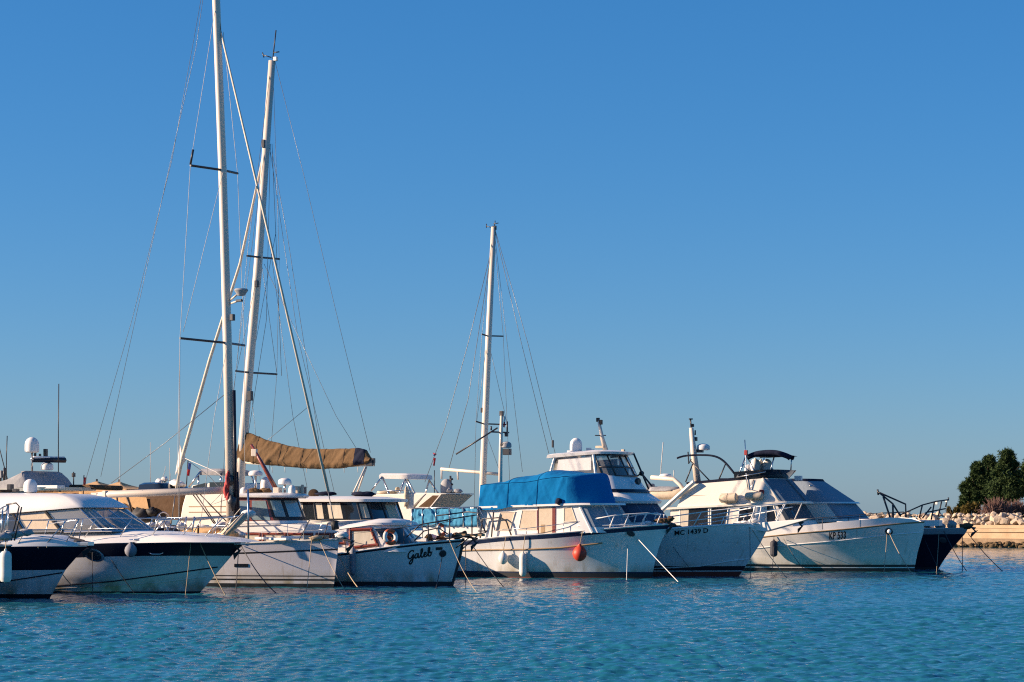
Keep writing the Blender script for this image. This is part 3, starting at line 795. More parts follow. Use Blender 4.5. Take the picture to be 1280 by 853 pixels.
for s_ in (.35, 1.1, 1.95, 2.95):
    a_ = R[0][0].lerp(R[0][4], s_ / 4); c_ = R[1][0].lerp(R[1][4], s_ / 4); mb = MB(); mb.tube([a_ + Vector((0, -.03, 0)), c_ + Vector((0, -.03, 0))], .045, 6); mb.build('window_post', RUBBER, Bc)
Bc.patch(R, 'side_window', .4, 1.9, .1, .9, mat('dark_interior_glass', (.05, .055, .06), .07, spec=.7, coat=.3)); Bc.patch(R, 'side_window', 2.1, 2.9, .1, .9, BLIND)  # first pane's dark colour stands in for the unlit cabin behind it
Bc.lumps('helm_seat', [(70, 660, -.4, 26, 18, .7), (100, 662, .5, 20, 14, .7), (40, 660, .4, 30, 16, .8)], CREAM, 6)
Bc.bits('dashboard', [(122, 661, 0, 22, 9, 2.2)], BROWNC); Bc.bits('cabin_bulkhead', [(20, 657, 0, 10, 22, 2.4)], BLIND)
Bc.rail([(60, 655), (121, 647), (207, 648.5), (279, 647), (297, 645)], [(121, 647, 106, 672), (207, 648.5, 190, 669), (279, 647, 256, 671), (165, 648, 150, 671), (245, 648, 228, 670)], .018)
Bc.rail([(110, 661), (200, 660), (268, 659)], [], .01, name='lower_rail')
Bc.dome(38, 616, 17, 17, -.2); Bc.bits('roof_hatch', [(-2, 614, 0, 30, 3, 1.)], BROWNC)
Bc.bits('nav_light', [(13, 609, -.3, 6, 7, .2), (20, 613, -.4, 6, 4, .2)], DARKST); Bc.tube('roof_rail', [(-20, 630, -1.38), (20, 629, -1.38), (41, 628, -1.36)], .02, STEEL)
Bc.anchor(296, 681, 0, .45); Bc.bits('bow_roller', [(292, 679, 0, 26, 4, .3)], STEEL)
Bc.bits('cleat', [(248, 671, -.25, 7, 4, .15), (170, 675, -1.5, 6, 2, .1)], STEEL)
Bc.lumps('rope_coil', [(243, 670, 0, 12, 5, .4)], ROPEP, 8)
Bc.tubes('bitt_post', [[(247, 676, -.15), (248, 657, -.15)], [(242, 672, -.15), (252, 671, -.15)]], .035, BROWNC)

# ---- C: grey sailing yacht with the tall mast
C = boat('sailing_yacht', 'pale grey sailing yacht with a plumb bow, dark sheer stripe and the tallest mast', 'sailing yacht', 418, 77.4, 30, 5.5)
C.hull([(60, 684), (200, 682), (305, 679.5), (423, 673.5)], [(423.5, 673.5), (421, 700), (418.5, 722), (417, 737), (412, 752)], 70, 4.1,
       [(('a', .14), BLACKP, 2), (('a', .24), GREYH, 1), (('a', .30), BLACKP, 1), (('a', .38), GREYH, 1), (('a', .42), BLACKP, 1), (('r', .37), GREYH, 7), (('r', .31), BLACKP, 1), (('r', 0), GREYH, 2)],
       tr=.75, p_deck=1.75, p_wl=1.5, wl=.93, flare=1.2, cap=(DECK, .04))
C.panel('hull_window', [(293, 705, 1), (310, 705, 1), (310, 709, 1), (293, 709, 1)], lambda x, y: abs(C.on_hull(x, y, .006).y), SMOKE)
C.tube('mast', [(289, 660, 0), (284, 420, 0), (278, 210, 0), (269.5, -20, 0), (266, -120, 0)], .15, ALU, n=12, rs=[.165, .16, .15, .14, .13])
C.tubes('mast_tracks', [[(295, 648, -.02), (292.5, 488, -.02)], [(298, 645, .1), (296, 590, .1)]], .06, NAVY)
for (a, ya, c, yc, p, yp) in ((238, 207, 297, 217, 279, 213), (225, 423, 305.5, 432, 284.5, 429)):
    w = (c - a) / 2 / C.ppm / C.s * .86; mid = (a + c) / 2
    pl, pr = C.L(a, ya, -w), C.L(c, yc, w); pm = C.L(p, yp, 0)
    mb = MB(); mb.tube([pl, pm, pr], .045, 6); mb.build('spreader', DARKST, C)
C.tubes('flag_halyard_block', [[(238, 206, -1.75), (241.5, 187, -1.75)]], .04, DARKST)
C.tubes('shrouds', [[(270, 5, -.05), (241, 187, -1.75), (238, 208, -1.75), (225, 423, -2.05), (224, 668, -1.9)], [(279, 40, .05), (297, 217, 1.6), (305.5, 432, 1.95), (306, 660, 1.8)],
                    [(279, 215, -.1), (229, 415, -2.0)], [(284, 432, -.1), (268, 520, -1.), (250, 660, -1.7)], [(285, 432, .1), (303, 660, 1.6)], [(225, 425, -2.05), (222, 590, -2.), (224, 668, -1.9)]], .009, WIREL)
C.tubes('backstays', [[(262, -60, 0), (245, 60, -.0), (180, 350, -.4), (126, 596, -.9)], [(262, -60, 0), (215, 200, .3), (165, 400, .6), (106, 604, .9)]], .008, WIRE)
C.tube('furled_headsail', [(275.5, 38, 0), (335, 290, 0), (410, 614, 0)], .04, CURT, n=8, rs=[.032, .042, .048])
C.tubes('forestays', [[(270, -30, 0), (275.5, 38, 0)], [(410, 614, 0), (419, 660, 0)], [(276, 36, 0), (274, 34, 0)]], .02, WIRE)
C.tube('furling_drum', [(417.5, 652, 0), (419.5, 662, 0)], .13, RUBBER, n=12)
C.tube('boom', [(279, 613, 0), (140, 618, 0), (121, 620, 0)], .13, ALU, n=12)
C.bits('boom_end', [(120, 620, 0, 10, 8, .26), (133, 619, 0, 5, 11, .3)], ALU)
C.tubes('mainsheet_lines', [[(245, 618, -.05), (270, 655, -.3)], [(241, 618, .05), (268, 655, 0)], [(250, 618, 0), (286, 655, .2)]], .022, DARKST)
C.tubes('boom_lines', [[(280, 494, 0), (205, 555, 0), (139, 604, 0)], [(285, 640, 0), (283, 600, 0)], [(281, 613, 0), (262, 632, -.2), (285, 624, 0)]], .012, WIRE)
C.lumps('red_halyard_coil', [(285, 600, -.2, 6, 20, .2), (283, 612, -.2, 6, 22, .22), (286, 622, -.2, 7, 12, .2)], PINKR, 9)
C.lumps('winch_cover', [(290, 628, -.2, 10, 18, .3), (288, 600, -.15, 8, 12, .2), (291, 655, -.2, 12, 8, .4)], DARKST, 10)
mb = MB(); p = C.L(300, 366, -.05); mb.lathe([(.05, -.2), (.12, -.19), (.22, -.05), (.25, .0), (.22, .05), (.03, .07)], p + Vector((.05, 0, .08)), 18); mb.build('mast_radar', GREYC, C, autosmooth=40)
C.tubes('radar_bracket', [[(287, 376, 0), (297, 368, -.05)], [(287, 380, 0), (302, 375, -.05)]], .035, ALU)
C.bits('mast_light', [(299, 376, -.05, 9, 3, .1), (290.5, 397, -.1, 5, 8, .15)], DARKST)
C.lumps('sail_bundle', [(262, 665, -.5, 40, 12, .9), (240, 667, -.2, 30, 9, .8), (285, 668, -.6, 26, 9, .7), (230, 664, .3, 24, 10, .7)], BEIGEC, 12)
C.lumps('white_sail_bag', [(252, 660, .2, 26, 8, .7), (298, 668, .2, 22, 6, .6), (218, 663, .5, 22, 10, .7), (275, 656, .9, 20, 8, .6)], CLOTHW, 13)
C.rail([(250, 659), (310, 655), (358, 655), (400, 652), (416, 652)], [(270, 658, 268, 680), (310, 655, 311, 679), (345, 655, 345, 677), (388, 649, 374, 675)], .011)
C.rail([(250, 668), (310, 666), (374, 663), (404, 662)], [], .008, name='lifeline')
C.tubes('pulpit', [[(387, 650, -.65), (374, 675, -.8)], [(410, 654, -.2), (404, 673, -.3)], [(387, 650, -.65), (412, 651, -.25), (424, 652, 0), (420, 651, .25), (402, 650, .65)]], .016, DARKST)
C.tube('signal_post', [(310.5, 676, -1.5), (310, 612, -1.5)], .035, STEEL)
mb = MB()
C.anchor(437, 675, 0, .5)
C.lumps('anchor_cover', [(427, 669, -.0, 17, 8, .35)], CLOTHW, 14)
C.bits('deck_hatch', [(330, 673, -.2, 14, 3, .6), (365, 672, -.1, 16, 3, .7), (350, 674, -.9, 26, 3, .3)], WHITE); C.lumps('rope_coil', [(395, 673, -.35, 16, 6, .5), (405, 672, 0, 10, 4, .4)], ROPEP, 15)
C.lumps('cushion', [(196, 663, -1.0, 22, 8, .6), (216, 664, -.8, 18, 7, .6), (178, 662, -1.1, 16, 8, .5)], NAVYC, 41)
C.lumps('white_cockpit_cover', [(188, 657, -.2, 22, 8, .6), (226, 658, -.9, 12, 9, .4), (206, 655, .4, 14, 8, .5)], CLOTHW, 42)
mb = MB(); c_ = C.L(204, 655, -.3); mb.tube([c_ + Vector((0, .42 * math.cos(a), .42 * math.sin(a))) for a in [math.pi * 2 * t / 20 for t in range(21)]], .025, 6)
for a in (0, 1.05, 2.1): mb.tube([c_ + Vector((0, .42 * math.cos(a), .42 * math.sin(a))), c_ - Vector((0, .42 * math.cos(a), .42 * math.sin(a)))], .015, 5)
mb.build('steering_wheel', STEEL, C, smooth=True)
C.tubes('cockpit_frames', [[(190, 668, -1.4), (198, 650, -1.4), (214, 650, -1.2)], [(212, 668, -1.4), (205, 651, -1.3)], [(230, 668, -1.6), (233, 646, -1.6)], [(240, 668, -1.6), (243, 646, -1.6)]], .03, STEEL)
C.bits('cockpit_coaming', [(150, 676, 0, 130, 12, 2.4)], GREYH)
g = empty('gangplank', C.W(C.L(281, 668, -1.4)), 'beige padded gangplank stowed leaning on the rail beside the tall mast', 'gangplank')
mb = MB(); p0, p1 = C.W(C.L(279, 670, -1.5)), C.W(C.L(307, 644, -1.3)); p0 -= g.location; p1 -= g.location
for k in (-.1, .1): mb.tube([p0 + Vector((0, k, 0)), p1 + Vector((0, k, 0))], .13, 8)
mb.build('plank', BLIND, g, smooth=True); mb = MB(); mb.ball(p1 + Vector((.1, 0, .05)), .17, sc=(1.5, 1, .8)); mb.build('padded_end', CLOTHW, g, smooth=True)
mb = MB(); mb.tube([p0 + Vector((-.1, -.25, .1)), p1 + Vector((-.15, -.2, .22))], .02); mb.build('hand_rail', DARKST, g)

# ---- Galeb: wooden cruiser
G = boat('wooden_cruiser', 'white wooden cruiser with red mahogany window frames and a black name on its bow', 'boat', 564, 79.3, 19, 4.5)
G.hull([(290, 699), (400, 696), (446, 690), (479, 685), (519, 679.5), (578, 674)], [(578.5, 674), (574.5, 694), (569, 715), (564, 733), (558, 752)], 275, 3.0,
       [(('a', .16), ANTIN, 2), (('r', .08), HULLW, 10), (('r', 0), NAVY, 1)], tr=.75, sm=.5, p_deck=2.1, p_wl=1.6, wl=.76, flare=1.7, cap=(WHITE, .03), deck=TEAK)
stem_ = MB(); stem_.tube([G.L(579.5, 673, 0), G.L(575.5, 694, 0), G.L(570, 715, 0), G.L(564.5, 734, 0)], .05); stem_.build('stem_post', BLACKP, G)
G.prism('trunk_cabin', [(285, 695), (285, 656), (340, 655), (400, 656.5), (434, 661), (434, 695)], 1.12, WHITE, .03)
for x0, x1 in ((303, 325), (329, 357), (361, 390), (396, 413), (417, 431)):
    o = G.panel('trunk_window', [(x0+1.5, 669), (x1-1.5, 669), (x1-1.5, 677.5), (x0+1.5, 677.5)], 1.125, CURT, .008)
    G.frame('window_frame', [(x0, 667.5), (x1, 667.5), (x1, 679), (x0, 679)], 1.13, MAHOG, .05, parent=o)
R = G.house([(424, 694, 486, 690, 1.13, .8), (424, 662.5, 462, 657.5, 1.06, .85), (423, 662, 463, 656.5, 1.14, .95), (424, 659.5, 464, 653.5, 1.12, .95), (434, 656, 470, 650.5, .95, .8), (445, 653.5, 474, 648.5, .6, .5)], 'fore_cabin', WHITE, auto=38)
for s0, s1 in ((4.35, 8.1), (8.6, 12.6)):
    o = G.patch(R, 'windscreen_pane', s0, s1, .3, .9, SMOKE, .01)
    mb = MB()
o = G.panel('side_window', [(440, 664), (463, 663), (470, 680), (440, 684)], lambda x, y: 1.062 + .07 * max(0, (y - 658)) / 34, CURT, .01)
G.frame('window_frame', [(438, 662.5), (464, 661.5), (472, 681), (438, 685)], lambda x, y: 1.07 + .07 * max(0, (y - 658)) / 34, MAHOG, .06, parent=o)
R2 = G.house([(283, 658, 344, 656, 1.18, .5), (283, 652.5, 342, 651, 1.18, .5), (283, 622, 332, 622, 1.08, .55)], 'wheelhouse', [WHITE, MAHOG], lm=[0, 1])
G.house([(281, 621.5, 334, 622, 1.2, .85), (281, 619.5, 334, 619.5, 1.22, .9), (288, 617.5, 339, 617, 1.0, .7), (300, 616.5, 345, 616, .6, .4)], 'wheelhouse_roof', WHITE, auto=50)
G.house([(280.5, 622.7, 333.5, 623, 1.16, .8), (280.5, 621.6, 333.5, 622.1, 1.18, .82)], 'roof_trim', MAHOG)
for x0, x1, xt in ((286, 296, 296), (298, 311, 311), (315, 338, 332)):
    G.panel('wheelhouse_window', [(x0, 626), (xt, 626), (x1, 650.5), (x0, 650.5)], lambda x, y: 1.085 + .1 * (y - 622) / 31, BLUEG, .012)
for s0, s1 in ((4.55, 6.3), (6.9, 9.0), (9.6, 12.3)): G.patch(R2, 'windscreen_pane', s0, s1, 1.16, 1.86, PALEG, .02)
G.patch(R2, 'windscreen_surround', 4.05, 12.95, 1.03, 1.97, RUBBER, .008)
G.dome(319.5, 595, 18, 7, .2, name='radar_scanner', pole=22); G.dome(332, 613, 13, 17, .3, name='satellite_dome')
G.dome(356, 606, 17, 8.5, -.1, name='radar_scanner', pole=10); G.dome(365, 617.5, 9, 11, -.3, name='horn_cover')
G.bits('roof_locker', [(372, 612.5, .2, 7, 9, .4), (378, 612, .2, 3, 12, .1)], BLIND); G.lumps('roof_bundle', [(318, 615, -.3, 20, 8, .6), (331, 614, -.1, 18, 8, .5)], TANC, 16)
G.dome(305, 618, 10, 9, -.3, name='vent_cowl')
G.tube('boat_hook', [(314, 556, -.2), (330, 584, -.2), (346, 613, -.2)], .07, MAHOG, rs=[.05, .075, .085] + [.08]*0); G.bits('hook_block', [(318, 566, -.2, 7, 9, .15), (347, 613, -.2, 8, 7, .3)], ALU)
G.rail([(440, 667), (480, 663), (520, 657), (560, 651)], [(472, 664, 473, 684), (432, 668, 432, 691), (505, 660, 505, 682)], .012, name='grab_rail', m=DARKST)
G.tubes('pulpit', [[(508, 672, -.9), (525, 656, -.8), (570, 648, -.3), (598, 643.5, 0), (600, 642, .3), (585, 640, .7), (545, 645, .9)], [(545, 676, -.7), (607, 666, -.05), (609, 664, .1), (598, 664, .5)],
                   [(574, 690, 0), (600, 667, 0)], [(570, 685, -.2), (592, 668, -.1)], [(598, 643.5, 0), (607, 666, 0)], [(562, 650, -.4), (562, 675, -.45)], [(535, 655, -.8), (536, 677, -.85)], [(590, 645, -.1), (590, 668, -.1)],
                   [(518, 676, -.85), (530, 664, -.6), (548, 660, -.5), (560, 668, -.45)]], .024, DARKST)
G.bits('bowsprit_plank', [(588, 669, 0, 34, 3, .35)], TEAK)
G.anchor(592, 672, 0, .5)
G.lumps('deck_gear', [(536, 672, -.3, 10, 8, .4), (552, 673, .1, 14, 7, .5), (500, 674, -.5, 10, 7, .4), (572, 670, 0, 14, 8, .4), (580, 668, .1, 8, 8, .3)], BROWNC, 17)
G.lumps('white_rope_heap', [(541, 672, -.1, 10, 7, .4), (561, 670, -.1, 9, 7, .4)], CLOTHW, 18)
G.bits('deck_hatch', [(528, 675, -.2, 20, 4, .7), (495, 677, -.6, 14, 4, .3)], WHITE)
mb = MB(); c_ = G.on_hull(553.5, 692, .01); mb.lathe([(.11, -.02), (.13, .02), (.06, .03), (.01, .02)], c_, 14, axis=(.5, -.8, -.3)); mb.build('hawse_ring', DARKST, G, autosmooth=40)
G.panel('bow_plate', [(545, 684.5, 1), (553, 684, 1), (553, 687.5, 1), (545, 688, 1)], lambda x, y: abs(G.on_hull(x, y, .006).y), INK)
ST = [[(1.0, .95), (.85, 1.1), (.5, 1.05), (.18, .75), (.12, .35), (.32, .1), (.65, .2), (.95, .55), (.9, .1), (.75, -.4), (.5, -.62), (.32, -.45), (.55, -.15), (1.15, .2)],
      [(1.75, .5), (1.5, .6), (1.22, .35), (1.3, .06), (1.55, .14), (1.78, .55)], [(1.78, .55), (1.74, .15), (1.88, .05), (2.12, .28)],
      [(2.12, .28), (2.42, .75), (2.42, 1.1), (2.24, 1.05), (2.18, .5), (2.26, .1), (2.45, .05), (2.68, .28)],
      [(2.68, .28), (2.98, .38), (3.0, .58), (2.8, .6), (2.68, .3), (2.82, .05), (3.08, .1), (3.32, .32)],
      [(3.32, .32), (3.6, .8), (3.6, 1.12), (3.42, 1.08), (3.36, .5), (3.42, .1), (3.64, .04), (3.84, .24), (3.78, .52), (3.6, .5), (3.7, .42), (3.98, .5)]]
G.script('boat_name', ST, lambda x, y: (509.5 + x * 7.7, 700 - x * 1.25 - y * 9.6), 2.5, INK)

# ---- F: trawler with the blue canopy
T = boat('trawler_yacht', 'white trawler yacht with a blue tarpaulin over its flybridge and a navy sheer band', 'yacht', 815, 88.8, 25, 5.5)
T.hull([(505, 679), (590, 676.5), (632, 671), (700, 667.5), (770, 660), (838, 654)], [(839, 654), (833, 663), (824, 683), (818, 705), (815, 722), (812, 745)], 500, 4.0,
       [(('a', .03), REDP, 1), (('a', .2), ANTIN, 2), (('a', .25), NAVYB, 1), (('r', .19), HULLW, 9), (('r', .03), NAVYB, 2), (('r', 0), WHITE, 1)], tr=.85, sm=.5, p_deck=2.6, p_wl=1.75, wl=.84, flare=2.0, cap=(WHITE, .02))
T.stripe('rubbing_strake', [(520, 691), (590, 688), (660, 687), (700, 685), (753, 679)], .035, TEAK, -.0)
T.prism('aft_coaming', [(505, 682), (505, 657), (560, 657), (600, 657), (600, 680)], 1.66, WHITE, .03)
RT = T.house([(594, 676, 738, 666, 1.64, .75), (594, 635, 722, 631, 1.58, .75)], 'deckhouse', WHITE)
T.house([(592, 636, 727, 631.5, 1.72, .9), (592, 633.5, 726, 629, 1.72, .9)], 'deckhouse_roof', WHITE)
wT = lambda x, y: 1.585 + .06 * (y - 633) / 40
for pts in ([(626, 640.5), (644, 640.5), (637.5, 663), (620, 663)], [(653, 638.5), (671, 638.5), (671, 662), (648.5, 662)], [(705, 635.5), (714.5, 634), (720.5, 651.5), (705, 652.5)]):
    o = T.panel('cabin_window', pts, wT, BLIND, .01); T.frame('window_frame', pts, wT, ALU, .028, parent=o)
o = T.panel('cabin_door', [(673.5, 634.5), (690.5, 634), (690.5, 668), (673.5, 669)], wT, BLIND, .014)
T.panel('lower_panel', [(676, 656), (681, 656), (681, 667.5), (676, 668)], lambda x, y: wT(x, y) + .012, TEAK, .008, parent=o)
T.panel('door_jamb', [(690.5, 634), (694.5, 633.6), (694.5, 667.6), (690.5, 668)], wT, MAHOG, .02); T.frame('door_frame', [(673, 634), (673, 669)], wT, MAHOG, .03, closed=False)
for s0, s1 in ((4.4, 7.3), (7.6, 9.9), (10.2, 12.6)): T.patch(RT, 'windscreen_cover', s0, s1, .2, .93, BLGC, .012)
T.frame('corner_post', [(724, 632), (740, 665)], lambda x, y: wT(x, y) - .02, WHITE, .06, closed=False)
def canopy():
    nu, nv = 84, 60; rows = []
    for i in range(nu + 1):
        t = i / nu; row = []
        eb = lambda q: T.L(598 + 110 * q, 635.5 - 7 * q, -1.72)
        base = eb(t); u = base.x; zb_ = base.z - .06 - .05 * math.sin(t * 9)
        ze = H - (interp(t, [0, .12, .5, .8, 1], [607, 606, 603.5, 599, 596]) - YH) / T.ppm
        zr = H - (interp(t, [0, .18, .38, .52, .72, .86, 1], [605, 602, 594.5, 593.5, 588.5, 589, 592]) - YH) / T.ppm
        for j in range(nv + 1):
            q = j / nv
            if q < .3: y, z = -1.72 + .16 * (q / .3) ** 1.2, zb_ + (ze - zb_) * q / .3
            elif q > .7: y, z = 1.72 - .16 * ((1 - q) / .3) ** 1.2, zb_ + (ze - zb_) * (1 - q) / .3
            else:
                k = (q - .3) / .4; y = -1.56 + 3.12 * k; z = ze + (zr - ze) * math.sin(math.pi * k) ** .55
            row.append(Vector((u, y, z)))
        rows.append(row)
    # front face, bowed forward
    last = rows[-1]; nf = 12
    cb = T.L(708, 628, -1.72)
    front = []
    for i in range(nf + 1):
        h = i / nf; front.append(h)
    mb = MB()
    def disp(p):
        f = .07 * noise.noise(Vector((p.x * 1.2 + p.z * .9, p.y * .9, p.z * .5))) - .045 * abs(noise.noise(Vector((p.x * 1.9 - p.z * .7, p.y * 1.6, p.z * .25 + 4)))) - .015 * abs(noise.noise(Vector((p.x * 5.1 + p.z * 2.6, p.y * 4, p.z * .5)))) + .01 * noise.noise(p * 6)
        return f
    rows = [[p + Vector((.3 * disp(p), (-1 if p.y < 0 else 1) * disp(p), .7 * disp(p))) for p in r] for r in rows]
    mb.grid(rows)
    def cap(r, sgn, bow, rake):
        n = len(r); half = n // 2; out = []
        zlo = r[0].z
        for j in range(half + 1):
            a, c = r[j], r[n - 1 - j]; line = []
            for k in range(17):
                q = k / 16; p = a.lerp(c, q); hh = (p.z - zlo)
                p = p + Vector((sgn * (bow * math.sin(math.pi * q) ** .7 + (rake * (1 - hh / 1.2)) * math.sin(math.pi * q) ** .3), 0, 0))
                if 0 < k < 16: p += Vector((sgn * .7 * disp(p), 0, 0))
                line.append(p)
            out.append(line)
        mb.grid(out)
    cap(rows[-1], 1, .95, .38); cap(rows[0], -1, .05, .06)
    off = lambda p: p + Vector((0, -.012 if p.y < 0 else .012, .008))
    for i in (27, 55):
        m2 = MB(); m2.tube([off(p) for p in rows[i]], .008, 5); m2.build('canopy_seam', mat('blue_canvas_seam', (.002, .075, .2), .9, spec=.1), T)
    for j in (int(nv * .3), int(nv * .7)):
        m2 = MB(); m2.tube([off(r[j]) for r in rows], .008, 5); m2.build('canopy_seam', MATS['blue_canvas_seam'], T)
    o = mb.build('flybridge_canopy', BLUEC, T, smooth=True)
    bm = bmesh.new(); bm.from_mesh(o.data); bmesh.ops.remove_doubles(bm, verts=bm.verts, dist=.002); bmesh.ops.recalc_face_normals(bm, faces=bm.faces); bm.to_mesh(o.data); bm.free()
canopy()
T.lumps('canopy_tie', [(698, 627, -1.72, 8, 8, .2)], NAVYC, 19)
def rail_cloth():
    mb = MB()
    for x0, x1 in ((515.5, 528), (528, 545), (545, 562), (562, 579), (579, 597)):
        rows = []
        for i in range(9):
            row = []
            for j in range(13):
                px = x0 + (x1 - x0) * j / 12; py = 636.2 + 21 * i / 8 + (1.2 * math.sin(math.pi * j / 12) * (i - 4) / 4 * .6)
                p = T.L(px, py, -1.74); p.y += .05 * noise.noise(Vector((px * .25, py * .35, 2))) + .03 * noise.noise(Vector((px * .6, py * .2, 7)))
                row.append(p)
            rows.append(row)
        mb.grid(rows)
    mb.build('rail_cloth', LBLUE, T, smooth=True, solid=.006)
rail_cloth()
T.tubes('aft_rail', [[(514, 635.5, -1.76), (556, 635, -1.76), (598, 634, -1.76), (604, 645, -1.76), (610, 660, -1.76)]] + [[(x, 635, -1.76), (x, 659, -1.74)] for x in (515, 528, 545, 562, 579, 597)], .026, STEEL, mirror=True)
T.rail([(628, 662), (660, 660.5), (700, 655.5), (731, 651.5), (734, 655), (744, 661)], [(658, 660.5, 658, 670), (704, 655, 705, 666)], .016, name='side_rail')
T.tubes('boarding_arch', [[(600, 676, -1.75), (603, 649, -1.75), (626, 647, -1.75), (633, 652, -1.75), (640, 672, -1.75)], [(617, 640, -1.75), (614, 676, -1.75)]], .03, DARKST)
T.bits('deck_chair', [(614, 658, -1.3, 16, 20, .1), (622, 668, -1.3, 18, 9, .5), (606, 652, -1.2, 8, 14, .5)], NAVYC)
T.rail([(742, 649), (768, 644.5), (785, 643), (809, 641.5), (826, 644)], [(746, 648, 739, 658), (768, 644.5, 762, 660), (786, 643, 780, 658.5), (809, 641.5, 801, 656), (826, 643, 821, 656)], .026, m=WHITE, name='bow_rail')
T.rail([(722, 657.5), (780, 656), (800, 657)], [], .03, m=WHITE, name='toe_rail')
T.anchor(836, 653, 0, .5); T.lumps('anchor_chain', [(829, 651, 0, 24, 6, .4), (838, 648, 0, 10, 5, .3)], BROWNC, 20)
T.lumps('windlass', [(810, 655, 0, 12, 7, .4), (803, 656, -.3, 8, 5, .3)], CLOTHW, 21)
mb = MB(); c_ = T.on_hull(788.5, 667, .01); mb.lathe([(.09, -.02), (.11, .03), (.05, .04), (.01, .03)], c_, 14, sx=1.6, axis=(.4, -.9, -.2)); mb.build('fairlead', DARKST, T, autosmooth=40)
T.tube('signal_mast', [(625, 634, 0), (626, 560, 0), (627, 514, 0)], .085, ALU, n=8, rs=[.095, .08, .06])
T.tubes('mast_crossbar', [[(613, 540, -.5), (636, 541, .5)], [(614, 538, -.5), (614, 533, -.5)], [(634, 541, .4), (634, 527, .4)], [(622, 535, 0), (570, 568, -.3)]], .035, DARKST)
T.dome(633, 560, 13, 8, .1, name='radar_scanner', m=GREYC); T.bits('radar_bracket', [(634, 565, .1, 9, 8, .25), (630, 556, 0, 8, 3, .2)], DARKST); T.bits('nav_light', [(627, 517, 0, 5, 6, .12), (633, 543, .2, 4, 6, .12)], DARKST)
flag(T, 629, 520, 3, 14, CLOTHW, FLAGR, .1)

# ---- MC 1439 D
M = boat('motor_yacht', 'white motor yacht with a vinyl-enclosed hardtop flybridge and a satellite dome on its roof', 'yacht', 924, 91.6, 25, 6)
M.hull([(690, 672), (760, 668), (841, 661.4), (904, 656.5), (958, 654.5)], [(959, 655), (958, 664), (950, 680), (939.5, 696), (924, 720), (912, 738)], 670, 4.2,
       [(('a', .2), REDP, 2), (('a', .235), WHITE, 1), (('a', .42), BLACKP, 2), (('r', .3), HULLW, 8), (('r', .0), HULLW, 2)], tr=.85, sm=.58, p_deck=2.5, p_wl=1.7, wl=.82, flare=2.0, cap=(WHITE, .03))
M.stripe('spray_rail', [(800, 712), (875, 708), (915, 701), (935, 699)], .03, HULLW, -.005)
M.text('registration_number', 'MC 1439 D', 843.5, 669.8, 885.5, 666.2, 6.2, .016, wscale=1.3)
M.prism('bow_platform', [(940, 662), (955, 665), (1006, 650.5), (1010, 648.5), (955, 653), (938, 655)], .32, WHITE, .02)
RM = M.house([(692, 664, 788, 656, 1.72, .9), (692, 629, 770, 628.5, 1.68, .85)], 'saloon', [HULLW])
M.house([(690, 629.5, 772, 629.5, 1.8, .9), (690, 627, 773, 626.5, 1.82, .92), (690, 615.5, 761, 615.5, 1.68, .85)], 'flybridge', WHITE)
M.house([(690, 615.5, 762, 615.4, 1.69, .88), (690, 611.5, 759, 611.5, 1.67, .86)], 'flybridge_band', NAVY)
M.house([(690, 611.5, 758, 611.5, 1.66, .84), (690, 596, 750, 594.5, 1.56, .75), (692, 594.5, 749, 593, 1.5, .7)], 'flybridge_front', WHITE, auto=45)
M.patch(RM, 'windscreen_cover', 4.3, 12.7, .1, .95, mat('dark_blue_mesh_cover', (.03, .055, .1), .7, var=.4, vscale=2, dark=1.6), .012)
for s_ in (6.3, 8.4, 10.4): M.patch(RM, 'windscreen_seam', s_, s_ + .2, .1, .95, mat('faded_blue_mesh', (.07, .1, .15), .7), .016)
M.house([(683, 573, 747, 567.5, 1.5, .72), (684, 569, 747, 564.5, 1.54, .75), (690, 567.5, 744, 562.5, 1.2, .5)], 'hardtop', WHITE, auto=50)
RV = M.house([(690, 596, 753, 595, 1.46, .74), (694, 573, 743, 568.5, 1.4, .66)], 'enclosure', VINYL)
M.panel('side_curtain', [(696, 591), (739, 591), (739, 572), (698, 575)], 1.435, CLOTHW, .008); M.frame('enclosure_post', [(742, 568), (745, 594)], 1.42, WHITE, .07, closed=False); M.frame('enclosure_post', [(693, 573), (687, 594)], 1.42, WHITE, .05, closed=False)
mb = MB()
for j in (4, 6, 8, 9, 11, 13): mb.tube([RV[0][j], RV[1][j]], .032)
for t in (.02, .42, .98): mb.tube([RV[0][j].lerp(RV[1][j], t) for j in range(4, 15)], .032)
mb.build('enclosure_frame', DARKST, M, smooth=True)
M.bits('helm_console', [(765, 588, 0, 26, 12, 1.6)], BROWNC); M.lumps('helm_seat', [(728, 590, -.3, 18, 16, .6), (735, 590, .6, 18, 16, .6)], CLOTHW, 22)
M.tubes('enclosure_strut', [[(792, 567, .9), (811, 612, 1.1)], [(802, 592, 1.2), (815, 608, 1.2)], [(788, 601, 1.1), (803, 591, 1.3)]], .04, DARKST)
mb = MB(); mb.ball(M.L(802, 592, 1.2), .11); mb.build('strut_joint', RUBBER, M, smooth=True)
M.dome(720, 564.5, 15.5, 17, 0, name='satellite_dome'); M.bits('dome_plinth', [(718, 565, 0, 14, 3, .5), (736, 563, .3, 5, 6, .2), (740, 564, .3, 6, 4, .2)], WHITE)
M.tube('light_mast', [(757, 563, 0), (752, 545, 0), (748, 524, 0)], .1, ALU, n=8, rs=[.12, .09, .06]); M.tubes('mast_crossbar', [[(744, 544.5, -.4), (757, 544.5, .4)]], .025, DARKST)
M.bits('mast_light', [(747.5, 525, 0, 4, 5, .12), (751, 528, 0, 4, 6, .12)], RUBBER); M.bits('radar_array', [(751, 559, -.1, 11, 3, .3), (779, 564.5, .3, 4, 5, .15)], BLIND)
